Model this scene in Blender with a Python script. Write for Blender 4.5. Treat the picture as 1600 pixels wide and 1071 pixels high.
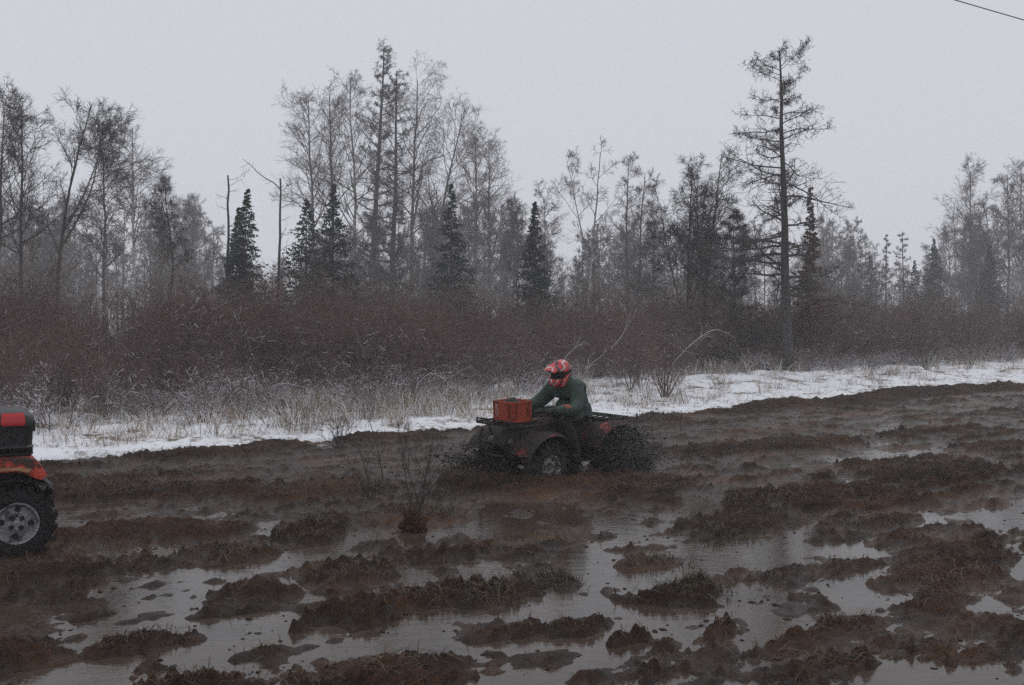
import bpy, bmesh, math, random
import numpy as np
from mathutils import Vector, Matrix, Euler

# ------------------------------------------------------------------ scene, camera, sky, sun, exposure
for o in list(bpy.data.objects):
    bpy.data.objects.remove(o)
SC = bpy.context.scene
COL = SC.collection
R = math.radians

CAM_H, FOC = 1.9, 1650.0                 # metres, focal length in pixels of the 1600 px wide photograph
PITCH = math.atan(35.5 / FOC)
cam = bpy.data.cameras.new('camera')
cam.sensor_width = 36.0
cam.lens = 36.0 * FOC / 1600.0
cam.clip_start, cam.clip_end = 0.1, 3000.0
cam_o = bpy.data.objects.new('camera', cam)
cam_o.location = (0, 0, CAM_H)
cam_o.rotation_euler = (math.pi / 2 - PITCH, 0, 0)
COL.objects.link(cam_o)
SC.camera = cam_o

SUN_EL, SUN_AZ = R(52), R(200)
world = bpy.data.worlds.new('World')
SC.world = world
world.use_nodes = True
wn = world.node_tree
wn.nodes.clear()
w_out = wn.nodes.new('ShaderNodeOutputWorld')
w_bg = wn.nodes.new('ShaderNodeBackground')
w_sky = wn.nodes.new('ShaderNodeTexSky')
w_sky.sky_type = 'NISHITA'
w_sky.sun_disc = False
w_sky.sun_elevation = SUN_EL
w_sky.sun_rotation = SUN_AZ
w_mix = wn.nodes.new('ShaderNodeMix')
w_mix.data_type = 'RGBA'
w_mix.inputs[0].default_value = 0.95           # an unbroken cloud layer hides nearly all of the clear sky
w_mix.inputs[7].default_value = (6.66, 6.82, 7.30, 1)
w_bg.inputs['Strength'].default_value = 0.1
wn.links.new(w_sky.outputs[0], w_mix.inputs[6])
wn.links.new(w_mix.outputs[2], w_bg.inputs['Color'])
wn.links.new(w_bg.outputs[0], w_out.inputs['Surface'])

sun = bpy.data.lights.new('sun', 'SUN')
sun.energy = 0.5
sun.angle = R(40)
sun.color = (1.0, 0.97, 0.93)
sun_o = bpy.data.objects.new('sun', sun)
sun_o.rotation_euler = (math.pi / 2 - SUN_EL, 0, math.pi - SUN_AZ + math.pi)
sun_o.location = (0, 0, 30)
COL.objects.link(sun_o)

SC.view_settings.view_transform = 'Standard'
SC.view_settings.look = 'None'
SC.view_settings.exposure = 0.0
SC.view_settings.gamma = 1.0
SC.view_settings.use_curve_mapping = False
SC.render.engine = 'CYCLES'
SC.cycles.max_bounces = 6
SC.cycles.diffuse_bounces = 2
SC.cycles.glossy_bounces = 3
SC.cycles.transmission_bounces = 3
SC.cycles.transparent_max_bounces = 8
SC.cycles.volume_bounces = 1
SC.cycles.use_denoising = False

# ------------------------------------------------------------------ helpers
def at_depth(px, py, Y):
    """world point at ground distance Y in front of the camera seen at photograph pixel (px, py)"""
    dx, dv = (px - 800) / FOC, (535.5 - py) / FOC
    fy = math.cos(PITCH) + dv * math.sin(PITCH)
    fz = -math.sin(PITCH) + dv * math.cos(PITCH)
    k = Y / fy
    return Vector((dx * k, Y, CAM_H + fz * k))

def on_ground(px, py, z=0.0):
    dx, dv = (px - 800) / FOC, (535.5 - py) / FOC
    fy = math.cos(PITCH) + dv * math.sin(PITCH)
    fz = -math.sin(PITCH) + dv * math.cos(PITCH)
    k = (z - CAM_H) / fz
    return Vector((dx * k, fy * k, z))

def tag(o, label=None, cat=None, group=None, kind=None):
    if label: o['label'] = label
    if cat: o['category'] = cat
    if group: o['group'] = group
    if kind: o['kind'] = kind
    return o

def empty(name, loc=(0, 0, 0), rz=0.0, parent=None):
    o = bpy.data.objects.new(name, None)
    o.location = loc
    o.rotation_euler = (0, 0, rz)
    o.empty_display_size = 0.2
    COL.objects.link(o)
    if parent: o.parent = parent
    return o

def link_mesh(name, me, parent=None, loc=None):
    o = bpy.data.objects.new(name, me)
    COL.objects.link(o)
    if parent: o.parent = parent
    if loc is not None: o.location = loc
    return o

def raw_mesh(name, V, F, mats, mi=None, smooth=True):
    """V (n,3) float array; F list of (m,k) int arrays (k = 3 or 4)"""
    me = bpy.data.meshes.new(name)
    V = np.ascontiguousarray(V, dtype=np.float32)
    me.vertices.add(len(V))
    me.vertices.foreach_set('co', V.ravel())
    loops = np.concatenate([f.ravel() for f in F]).astype(np.int32)
    sizes = np.concatenate([np.full(len(f), f.shape[1]) for f in F]).astype(np.int32)
    starts = np.concatenate([[0], np.cumsum(sizes)[:-1]]).astype(np.int32)
    me.loops.add(len(loops))
    me.loops.foreach_set('vertex_index', loops)
    me.polygons.add(len(sizes))
    me.polygons.foreach_set('loop_start', starts)
    me.polygons.foreach_set('loop_total', sizes)
    for m in mats: me.materials.append(m)
    if mi is not None:
        me.polygons.foreach_set('material_index', np.asarray(mi, dtype=np.int32))
    me.polygons.foreach_set('use_smooth', np.full(len(sizes), smooth))
    me.update(calc_edges=True)
    return me

# ---- noise
def _hash(ix, iy, seed):
    h = (ix.astype(np.int64) * 374761393 + iy.astype(np.int64) * 668265263 + seed * 974634777) & 0x7fffffff
    h = ((h ^ (h >> 13)) * 1274126177) & 0x7fffffff
    return h ^ (h >> 16)

def gn(x, y, seed=0):
    """gradient noise, about -1..1"""
    x = np.asarray(x, dtype=np.float64); y = np.asarray(y, dtype=np.float64)
    x0 = np.floor(x); y0 = np.floor(y)
    fx, fy = x - x0, y - y0
    u = fx * fx * fx * (fx * (fx * 6 - 15) + 10)
    v = fy * fy * fy * (fy * (fy * 6 - 15) + 10)
    def g(i, j):
        a = _hash(x0 + i, y0 + j, seed) * (2 * math.pi / 0x7fffffff) * 37.0
        return np.cos(a) * (fx - i) + np.sin(a) * (fy - j)
    n = (g(0, 0) * (1 - u) + g(1, 0) * u) * (1 - v) + (g(0, 1) * (1 - u) + g(1, 1) * u) * v
    return n * 1.5

def sst(a, b, x):
    t = np.clip((x - a) / (b - a), 0, 1)
    return t * t * (3 - 2 * t)

# ---- node materials
def new_mat(name):
    m = bpy.data.materials.new(name)
    m.use_nodes = True
    nt = m.node_tree
    b = nt.nodes['Principled BSDF']
    return m, nt, b

def N(nt, t, **kw):
    n = nt.nodes.new(t)
    for k, v in kw.items(): setattr(n, k, v)
    return n

def noise_tex(nt, vec, scale, detail=4, rough=0.6, dist=0.0):
    n = N(nt, 'ShaderNodeTexNoise')
    n.inputs['Scale'].default_value = scale
    n.inputs['Detail'].default_value = detail
    n.inputs['Roughness'].default_value = rough
    n.inputs['Distortion'].default_value = dist
    nt.links.new(vec, n.inputs['Vector'])
    return n.outputs['Fac']

def ramp(nt, fac, stops):
    r = N(nt, 'ShaderNodeValToRGB')
    e = r.color_ramp.elements
    while len(e) < len(stops): e.new(0.5)
    for el, (p, c) in zip(e, stops):
        el.position = p
        el.color = (c, c, c, 1) if isinstance(c, (int, float)) else (c[0], c[1], c[2], 1)
    nt.links.new(fac, r.inputs[0])
    return r.outputs[0]

def mixc(nt, fac, a, b, mode='MIX'):
    m = N(nt, 'ShaderNodeMix', data_type='RGBA', blend_type=mode)
    for sock, val in ((m.inputs[0], fac), (m.inputs[6], a), (m.inputs[7], b)):
        if hasattr(val, 'is_output') or isinstance(val, bpy.types.NodeSocket): nt.links.new(val, sock)
        elif isinstance(val, (int, float)): sock.default_value = val
        else: sock.default_value = (val[0], val[1], val[2], 1)
    return m.outputs[2]

def mth(nt, op, a, b=0.0, clamp=False):
    m = N(nt, 'ShaderNodeMath', operation=op)
    m.use_clamp = clamp
    for s, val in ((m.inputs[0], a), (m.inputs[1], b)):
        if isinstance(val, bpy.types.NodeSocket): nt.links.new(val, s)
        else: s.default_value = val
    return m.outputs[0]

def bump(nt, b, h, strength=0.4, dist=0.02):
    n = N(nt, 'ShaderNodeBump')
    n.inputs['Strength'].default_value = strength
    n.inputs['Distance'].default_value = dist
    nt.links.new(h, n.inputs['Height'])
    nt.links.new(n.outputs[0], b.inputs['Normal'])

def pos(nt): return N(nt, 'ShaderNodeNewGeometry').outputs['Position']
def ocoord(nt): return N(nt, 'ShaderNodeTexCoord').outputs['Object']

def simple(name, c0, c1, scale=8.0, rough=0.8, bstr=0.3, bdist=0.01, r2=None, spec=0.5, metal=0.0, lo=0.35, hi=0.65):
    m, nt, b = new_mat(name)
    v = ocoord(nt)
    f = noise_tex(nt, v, scale, 5)
    nt.links.new(ramp(nt, f, [(lo, c0), (hi, c1)]), b.inputs['Base Color'])
    if r2 is None: b.inputs['Roughness'].default_value = rough
    else: nt.links.new(ramp(nt, f, [(lo, rough), (hi, r2)]), b.inputs['Roughness'])
    b.inputs['Specular IOR Level'].default_value = spec
    b.inputs['Metallic'].default_value = metal
    if bstr: bump(nt, b, noise_tex(nt, v, scale * 4, 4), bstr, bdist)
    return m

MUD_DARK, MUD_BROWN, MUD_RUST = (0.011, 0.0052, 0.0028), (0.060, 0.027, 0.0120), (0.140, 0.058, 0.018)

def muddy(name, col, amount=0.5, rough=0.4, scale=5.0, metal=0.0, mud=(0.035, 0.026, 0.02)):
    """a painted or rubber surface partly caked with mud"""
    m, nt, b = new_mat(name)
    v = ocoord(nt)
    f = noise_tex(nt, v, scale, 7, 0.7, 0.4)
    k = 1.0 - amount
    msk = ramp(nt, f, [(max(0.0, 0.28 + 0.42 * k - 0.05), 0.0), (min(1.0, 0.28 + 0.42 * k + 0.05), 1.0)])
    inv = msk
    f2 = noise_tex(nt, v, scale * 6, 4)
    base = mixc(nt, f2, tuple(x * 0.8 for x in col), tuple(min(1, x * 1.15) for x in col))
    mc = mixc(nt, f2, tuple(x * 0.6 for x in mud), tuple(x * 1.5 for x in mud))
    fac = mth(nt, 'SUBTRACT', 1.0, inv) if amount > 1 else inv
    nt.links.new(mixc(nt, fac, base, mc), b.inputs['Base Color'])
    rr = mixc(nt, fac, (rough,) * 3, (0.75,) * 3)
    nt.links.new(rr, b.inputs['Roughness'])
    b.inputs['Metallic'].default_value = metal
    b.inputs['Specular IOR Level'].default_value = 0.3
    bump(nt, b, mth(nt, 'ADD', mth(nt, 'MULTIPLY', inv, 0.8), f2), 0.8, 0.02)
    return m

# ---- the surfaces of the place
def mat_mud():
    m, nt, b = new_mat('mud')
    v = pos(nt)
    big = noise_tex(nt, v, 0.7, 5, 0.6)
    mid = noise_tex(nt, v, 5.0, 6, 0.7)
    fine = noise_tex(nt, v, 38.0, 5, 0.7)
    c = ramp(nt, mid, [(0.30, MUD_DARK), (0.50, (0.028, 0.0132, 0.0066)), (0.70, MUD_BROWN)])
    straw = ramp(nt, mth(nt, 'ADD', mth(nt, 'MULTIPLY', big, 0.7), mth(nt, 'MULTIPLY', fine, 0.3)), [(0.50, 0.0), (0.66, 0.75)])
    c = mixc(nt, straw, c, MUD_RUST)
    c = mixc(nt, ramp(nt, fine, [(0.35, 0.55), (0.6, 0.0)]), c, (0.014, 0.010, 0.008))
    nt.links.new(c, b.inputs['Base Color'])
    sep = N(nt, 'ShaderNodeSeparateXYZ'); nt.links.new(v, sep.inputs[0])
    wet = mth(nt, 'ADD', sep.outputs['Z'], mth(nt, 'MULTIPLY', mid, 0.05))
    nt.links.new(ramp(nt, wet, [(0.026, 0.20), (0.085, 0.85)]), b.inputs['Roughness'])
    b.inputs['Specular IOR Level'].default_value = 0.2
    bump(nt, b, mth(nt, 'ADD', fine, mth(nt, 'MULTIPLY', noise_tex(nt, v, 120.0, 4), 0.4)), 0.8, 0.018)
    return m

def mat_water():
    m, nt, b = new_mat('muddy_water')
    v = pos(nt)
    f = noise_tex(nt, v, 1.3, 5, 0.6)
    nt.links.new(ramp(nt, f, [(0.35, (0.040, 0.028, 0.021)), (0.65, (0.074, 0.054, 0.041))]), b.inputs['Base Color'])
    b.inputs['IOR'].default_value = 1.333
    scum = noise_tex(nt, v, 4.0, 6, 0.7)
    nt.links.new(ramp(nt, scum, [(0.45, 0.02), (0.75, 0.14)]), b.inputs['Roughness'])
    mp = N(nt, 'ShaderNodeMapping'); nt.links.new(v, mp.inputs[0])
    mp.inputs['Rotation'].default_value = (0, 0, R(-20))
    mp.inputs['Scale'].default_value = (1.0, 2.4, 1.0)
    rip = mth(nt, 'ADD', noise_tex(nt, mp.outputs[0], 6.0, 4, 0.6), mth(nt, 'MULTIPLY', noise_tex(nt, mp.outputs[0], 26.0, 3, 0.5), 0.3))
    bump(nt, b, rip, 0.34, 0.006)
    return m

def mat_snow():
    m, nt, b = new_mat('snow_over_dead_grass')
    v = pos(nt)
    f = noise_tex(nt, v, 1.1, 6, 0.62)
    g = noise_tex(nt, v, 7.0, 6, 0.7)
    h = noise_tex(nt, v, 40.0, 4, 0.7)
    mix = mth(nt, 'ADD', mth(nt, 'MULTIPLY', f, 0.45), mth(nt, 'ADD', mth(nt, 'MULTIPLY', g, 0.4), mth(nt, 'MULTIPLY', h, 0.15)))
    lit = ramp(nt, h, [(0.3, (0.05, 0.034, 0.022)), (0.7, (0.20, 0.145, 0.085))])
    msk = ramp(nt, mix, [(0.512, 0.0), (0.585, 1.0)])
    nt.links.new(mixc(nt, msk, (0.84, 0.85, 0.88), lit), b.inputs['Base Color'])
    b.inputs['Roughness'].default_value = 0.75
    b.inputs['Specular IOR Level'].default_value = 0.2
    bump(nt, b, mth(nt, 'ADD', g, mth(nt, 'MULTIPLY', h, 0.5)), 0.6, 0.03)
    return m

M = {}
M['mud'] = mat_mud()
M['water'] = mat_water()
M['snow'] = mat_snow()
M['bark_dark'] = simple('dark_bark', (0.030, 0.026, 0.025), (0.075, 0.066, 0.062), 9, 0.9, 0.6, 0.02)
M['bark_grey'] = simple('grey_bark', (0.075, 0.070, 0.066), (0.16, 0.15, 0.14), 7, 0.9, 0.5, 0.02)
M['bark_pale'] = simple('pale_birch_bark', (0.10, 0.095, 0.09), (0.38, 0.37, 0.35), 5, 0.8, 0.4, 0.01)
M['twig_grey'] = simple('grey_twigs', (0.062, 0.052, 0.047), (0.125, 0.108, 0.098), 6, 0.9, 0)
M['twig_dark'] = simple('dark_twigs', (0.028, 0.024, 0.022), (0.060, 0.050, 0.044), 6, 0.9, 0)
M['twig_red'] = simple('red_brown_twigs', (0.080, 0.050, 0.044), (0.185, 0.118, 0.104), 2, 0.9, 0)
M['twig_rust'] = simple('rusty_dead_needles', (0.08, 0.035, 0.020), (0.16, 0.07, 0.035), 6, 0.9, 0)
M['twig_snow'] = simple('snow_on_twigs', (0.70, 0.72, 0.76), (0.85, 0.86, 0.89), 6, 0.8, 0)
M['needle'] = simple('spruce_needles', (0.010, 0.022, 0.019), (0.028, 0.048, 0.042), 5, 0.8, 0)
M['straw'] = simple('dead_grass_straw', (0.11, 0.075, 0.045), (0.42, 0.32, 0.22), 1.5, 0.85, 0)
M['mudgrass'] = simple('muddy_grass', (0.030, 0.020, 0.012), (0.13, 0.078, 0.030), 2.2, 0.7, 0, lo=0.4, hi=0.75)
M['greengrass'] = simple('wet_green_grass', (0.030, 0.026, 0.012), (0.075, 0.066, 0.026), 3, 0.6, 0)

# ------------------------------------------------------------------ the lie of the land
TRAIL = R(36.6)
TD = np.array((math.cos(TRAIL), math.sin(TRAIL)))       # along the track
TN = np.array((-math.sin(TRAIL), math.cos(TRAIL)))      # from the track towards the wood
EDGE0 = np.array((-6.5, 14.4))

def trail_ad(x, y):
    rx, ry = x - EDGE0[0], y - EDGE0[1]
    return rx * TD[0] + ry * TD[1], rx * TN[0] + ry * TN[1]

def trail_xy(a, d):
    return EDGE0[0] + a * TD[0] + d * TN[0], EDGE0[1] + a * TD[1] + d * TN[1]

def edge_d(a, d):
    return d + 0.45 * sst(19, 12, a) + 0.35 * gn(a * 0.33, a * 0 + 3.3, 5) + 0.22 * gn(a * 1.1, a * 0 + 7.1, 6) + 0.10 * gn(a * 3.4, d * 2.5, 7)

# mounds of churned peat standing out of the water: pixel centre, half sizes, height, tilt of the long axis
MOUNDS = [
 (480,838,48,22,.17,0),(340,872,95,17,.10,-8),(545,900,88,26,.14,0),(385,935,76,25,.14,0),(720,866,135,20,.13,0),
 (135,964,33,10,.10,0),(195,1010,62,15,.08,0),(228,1044,36,11,.07,0),(285,1075,85,26,.17,0),(560,1058,195,34,.13,0),
 (715,932,135,20,.14,-6),(525,972,95,16,.10,-4),(770,990,95,16,.10,0),(890,980,50,15,.12,0),(880,918,38,14,.10,0),
 (1020,884,60,11,.05,0),(1050,936,76,18,.13,-4),(1400,980,120,26,.12,0),(1180,1045,235,45,.12,0),(1265,893,150,15,.10,-10),
 (1455,912,95,20,.10,0),(1510,862,135,34,.13,0),(1285,942,66,13,.08,0),(1500,985,190,50,.13,0),(1345,828,125,11,.09,-8),
 (1160,818,140,18,.13,-4),(1300,784,150,17,.15,0),(1450,745,120,20,.18,0),(1190,702,200,8,.12,0),(930,765,150,18,.12,0),
 (880,838,56,14,.08,0),(985,855,70,7,.05,0),(40,905,130,45,.08,0),(60,990,70,36,.07,0),(-20,1040,110,40,.08,0),(300,832,95,12,.10,0),
 (160,836,110,13,.09,0),(175,884,50,9,.06,0),(945,1068,95,12,.08,0),(650,812,85,18,.05,0),(775,756,80,13,.22,0),
 (905,760,90,11,.16,0),(1330,1000,80,22,.10,0),(1560,700,80,9,.10,0),(1490,680,110,6,.08,0),(60,770,160,18,.08,0),
 (250,770,190,16,.09,0),(480,770,160,14,.09,0),(1020,790,60,8,.07,0),(1420,870,60,12,.06,0),(1590,940,60,30,.08,0),
 (300,1000,30,8,.05,0),(780,1020,22,6,.05,0),(1160,868,18,6,.05,0),(690,1003,40,8,.05,0),(1000,1010,70,12,.06,0),
]
_MW = []
for (cx, cy, rx, ry, hh, tl) in MOUNDS:
    c = on_ground(cx, cy); e = on_ground(cx + rx, cy)
    n_ = on_ground(cx, cy - ry); f_ = on_ground(cx, cy + ry)
    _MW.append((c.x, (n_.y + f_.y) / 2, e.x - c.x, (n_.y - f_.y) / 2, hh, tl))

def mud_h(x, y):
    a, d0 = trail_ad(x, y)
    d = edge_d(a, d0)
    wx = x + 0.10 * gn(x * 2.1, y * 2.1, 11) + 0.05 * gn(x * 5, y * 5, 12)
    wy = y + 0.16 * gn(x * 2.1, y * 2.1, 13) + 0.08 * gn(x * 5, y * 5, 14)
    rut = 0.55 * gn(a * 0.20, d0 * 1.25, 15) + 0.45 * gn(a * 0.42, d0 * 3.0, 16) + 0.25 * gn(a * 1.1, d0 * 4.4, 17)
    base = -0.045 + 0.040 * sst(7.9, 10.2, y - 0.25 * x * (x < 0) - 0.22 * x * (x > 0)) 
    base = base + 0.02 * sst(14, 18, y) 
    h = base + 0.062 * rut + 0.030 * gn(x * 1.9, y * 1.5, 28) + 0.022 * gn(a * 2.6, d0 * 5.0, 44)
    m = np.zeros_like(x)
    edge_n = 0.55 * gn(a * 0.9, d0 * 3.2, 18) + 0.34 * gn(a * 2.4, d0 * 6.5, 19) + 0.20 * gn(x * 13.0, y * 11, 27)
    for (cx, cy, rx, ry, hh, tl) in _MW:
        sel = (np.abs(x - cx) < rx * 1.7 + 0.3) & (np.abs(y - cy) < ry * 1.9 + 0.4)
        if not sel.any(): continue
        dx = (wx[sel] - cx); dy = (wy[sel] - cy) - dx * (0.16 + 0.30 * (cx > 1.2) + 0.02 * -tl)
        r = np.sqrt((dx / rx) ** 2 + (dy / ry) ** 2) + edge_n[sel]
        f = np.clip((1.12 - r) * 1.9, 0, 1)
        m[sel] = np.maximum(m[sel], (hh * 0.42 + 0.036) * f ** 0.6)
    h = h + m
    # the berm pushed up along the snow
    h = h + (0.05 + 0.12 * sst(11, 17, a) + 0.10 * gn(a * 0.9, d0, 20)) * np.exp(-((d + 0.45) / 0.55) ** 2)
    msk = sst(-0.045, 0.05, h)
    slick = 0.6 + 0.5 * sst(-0.25, 0.35, gn(a * 0.5, d0 * 1.1, 43))
    cl = (0.030 * (np.abs(gn(a * 2.2, d0 * 4.2, 21)) * 2 - 0.55) + 0.030 * (0.6 - np.abs(gn(a * 5.0, d0 * 9.0, 22)) * 2)
          + 0.032 * gn(x * 11, y * 11, 23) + 0.034 * gn(x * 24, y * 24, 24) + 0.022 * gn(x * 50, y * 50, 29)) * slick
    h = h + msk * cl
    # crumbs just under or over the water line
    h = h + (1 - msk) * (0.13 * np.clip(gn(a * 1.6, d0 * 3.4, 25) - 0.22, 0, 1) + 0.08 * np.clip(gn(x * 5.2, y * 4.0, 45) - 0.3, 0, 1) + 0.026 * gn(x * 10, y * 9, 26))
    return h - 0.9 * sst(0.15, 1.0, d)

def snow_h(x, y):
    a, d0 = trail_ad(x, y)
    d = edge_d(a, d0)
    h = 0.10 + 0.10 * sst(0, 6, d) + 0.10 * gn(x * 0.5, y * 0.5, 31) * sst(0.5, 4, d)
    hum = 0.06 * np.abs(gn(x * 1.7, y * 1.7, 32)) + 0.05 * np.abs(gn(x * 4.1, y * 4.1, 33)) + 0.022 * gn(x * 9, y * 9, 34)
    h = h + hum * sst(-0.2, 0.6, d)
    return h - 0.6 * sst(0.10, -0.7, d)

def f1(fn, x, y): return float(fn(np.array([float(x)]), np.array([float(y)]))[0])

# ------------------------------------------------------------------ ground sheets
def grid_faces(nr, nc):
    i = np.arange(nr * nc).reshape(nr, nc)
    return np.stack([i[:-1, :-1], i[:-1, 1:], i[1:, 1:], i[1:, :-1]], -1).reshape(-1, 4)

def flat_sheet(name, mat, x0, x1, y0, y1, z):
    V = np.array([(x0, y0, z), (x1, y0, z), (x1, y1, z), (x0, y1, z)])
    return link_mesh(name, raw_mesh(name, V, [np.array([[0, 1, 2, 3]])], [mat], smooth=False))

tag(flat_sheet('ground', M['mud'], -420, 420, -420, 420, -1.2), kind='structure')

ys = np.concatenate([np.linspace(-6, 4.4, 40)[:-1], 4.4 * np.exp(np.arange(0, 500) * 0.0044)])
ys = ys[ys < 38]
us = np.concatenate([np.linspace(-2.4, -0.86, 30)[:-1], np.linspace(-0.86, 0.86, 690), np.linspace(0.86, 2.4, 30)[1:]])
UU, YY = np.meshgrid(us, ys)
XX = UU * np.maximum(YY, 4.4)
ZZ = mud_h(XX.ravel(), YY.ravel())
Vm = np.stack([XX.ravel(), YY.ravel(), ZZ], -1)
tag(link_mesh('mud_track', raw_mesh('mud_track', Vm, [grid_faces(len(ys), len(us))], [M['mud']])), kind='structure')
tag(flat_sheet('puddle_water', M['water'], -60, 90, -8, 45, 0.0), kind='structure')

al = np.concatenate([-400 + 370 * np.linspace(0, 1, 14) ** 0.7, np.arange(-26, 44, 0.10), 46 + 360 * np.linspace(0, 1, 14) ** 1.6])
dd = np.concatenate([np.arange(-0.9, 9, 0.09), 9 + 11 * np.linspace(0.01, 1, 40), 20.5 + 380 * np.linspace(0, 1, 16) ** 2])
AA, DD = np.meshgrid(al, dd)
SX, SY = trail_xy(AA.ravel(), DD.ravel())
Vs = np.stack([SX, SY, snow_h(SX, SY)], -1)
tag(link_mesh('snow_field', raw_mesh('snow_field', Vs, [grid_faces(len(dd), len(al))], [M['snow']])), kind='structure')

# ------------------------------------------------------------------ branching plants
def norm(v): return v / np.maximum(np.linalg.norm(v, axis=-1, keepdims=True), 1e-9)

TWK = 1.0                                  # twig thickness factor
def grow(rng, pp, pr, n, t0, t1, ang, length, npt, up=0.0, wob=0.1, rr=0.55, tip=0.3, droop=0.0, rmin=0.003, flat=0.0):
    B, P, _ = pp.shape
    rmin = rmin * TWK
    idx = np.repeat(np.arange(B), n)
    k = np.tile(np.arange(n), B)
    t = t0 + (t1 - t0) * (k + rng.uniform(0, 1, B * n)) / n
    f = t * (P - 1)
    i = np.minimum(f.astype(int), P - 2)
    fr = (f - i)
    p0, p1 = pp[idx, i], pp[idx, i + 1]
    start = p0 + (p1 - p0) * fr[:, None]
    d = norm(p1 - p0)
    r0 = pr[idx, i] * (1 - fr) + pr[idx, i + 1] * fr
    q = rng.normal(0, 1, (B * n, 3))
    if flat: q[:, 2] += flat * np.sign(q[:, 2])
    perp = norm(np.cross(d, q))
    th = np.radians(rng.uniform(ang[0], ang[1], B * n))[:, None]
    dr = d * np.cos(th) + perp * np.sin(th)
    plen = np.linalg.norm(np.diff(pp, axis=1), axis=2).sum(1)[idx]
    L = length(t, plen, rng)
    pts = [start]; cur = start
    for s in range(npt - 1):
        dr = norm(dr + rng.normal(0, wob, (B * n, 3)) + np.array([0, 0, up + droop * (s / max(1, npt - 2) - 0.4)]))
        cur = cur + dr * (L / (npt - 1))[:, None]
        pts.append(cur)
    pts = np.stack(pts, 1)
    rad = np.maximum(r0 * rr, rmin)[:, None] * np.linspace(1, tip, npt)[None, :]
    return pts, np.maximum(rad, rmin * 0.6)

def tubes(pts, rad, S=3):
    B, P, _ = pts.shape
    d = norm(pts[:, -1] - pts[:, 0])
    ref = np.where(np.abs(d[:, 2:3]) > 0.8, np.array([[1.0, 0, 0]]), np.array([[0, 0, 1.0]]))
    u = norm(np.cross(d, ref)); v = np.cross(d, u)
    a = np.arange(S) * 2 * math.pi / S
    ring = u[:, None, None, :] * np.cos(a)[None, None, :, None] + v[:, None, None, :] * np.sin(a)[None, None, :, None]
    V = pts[:, :, None, :] + ring * rad[:, :, None, None]
    i = np.arange(B * P * S).reshape(B, P, S)
    j = np.roll(i, -1, axis=2)
    F = np.stack([i[:, :-1], j[:, :-1], j[:, 1:], i[:, 1:]], -1).reshape(-1, 4)
    return V.reshape(-1, 3), F

def ribbons(pts, rad):
    """hair-thin twigs as flat strips, each turned its own way"""
    B, P, _ = pts.shape
    d = norm(pts[:, -1] - pts[:, 0])
    h = np.sin(np.arange(B) * 12.9898 + pts[:, 0, 0] * 78.2) * 43758.5
    q = np.stack([np.cos(h), np.sin(h), np.cos(h * 1.7)], -1)
    u = norm(np.cross(d, q))[:, None, :] * (rad * 1.2)[:, :, None]
    V = np.stack([pts - u, pts + u], 2)
    i = np.arange(B * P * 2).reshape(B, P, 2)
    F = np.stack([i[:, :-1, 0], i[:, :-1, 1], i[:, 1:, 1], i[:, 1:, 0]], -1).reshape(-1, 4)
    return V.reshape(-1, 3), F

def merge(parts):
    """parts: (V, F4, material index)"""
    Vs, Fs, Ms, o = [], [], [], 0
    for (V, F, m) in parts:
        Vs.append(V); Fs.append(F + o); Ms.append(np.full(len(F), m)); o += len(V)
    k4 = [f for f in Fs]
    return np.concatenate(Vs), k4, np.concatenate(Ms)

def tube_mesh(name, parts, mats):
    V, F, mi = merge(parts)
    return raw_mesh(name, V, F, mats, mi)

def trunk_line(rng, H, lean, P=14, wob=0.01, bow=0.0, leany=0.0):
    t = np.linspace(0, 1, P)
    w = np.cumsum(rng.normal(0, wob * H / P * 3, (P, 2)), axis=0)
    w -= np.outer(t, w[-1])
    x = lean * t + bow * H * np.sin(t * math.pi) + w[:, 0]
    y = leany * t + w[:, 1]
    return np.stack([x, y, t * H], -1)[None]

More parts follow.
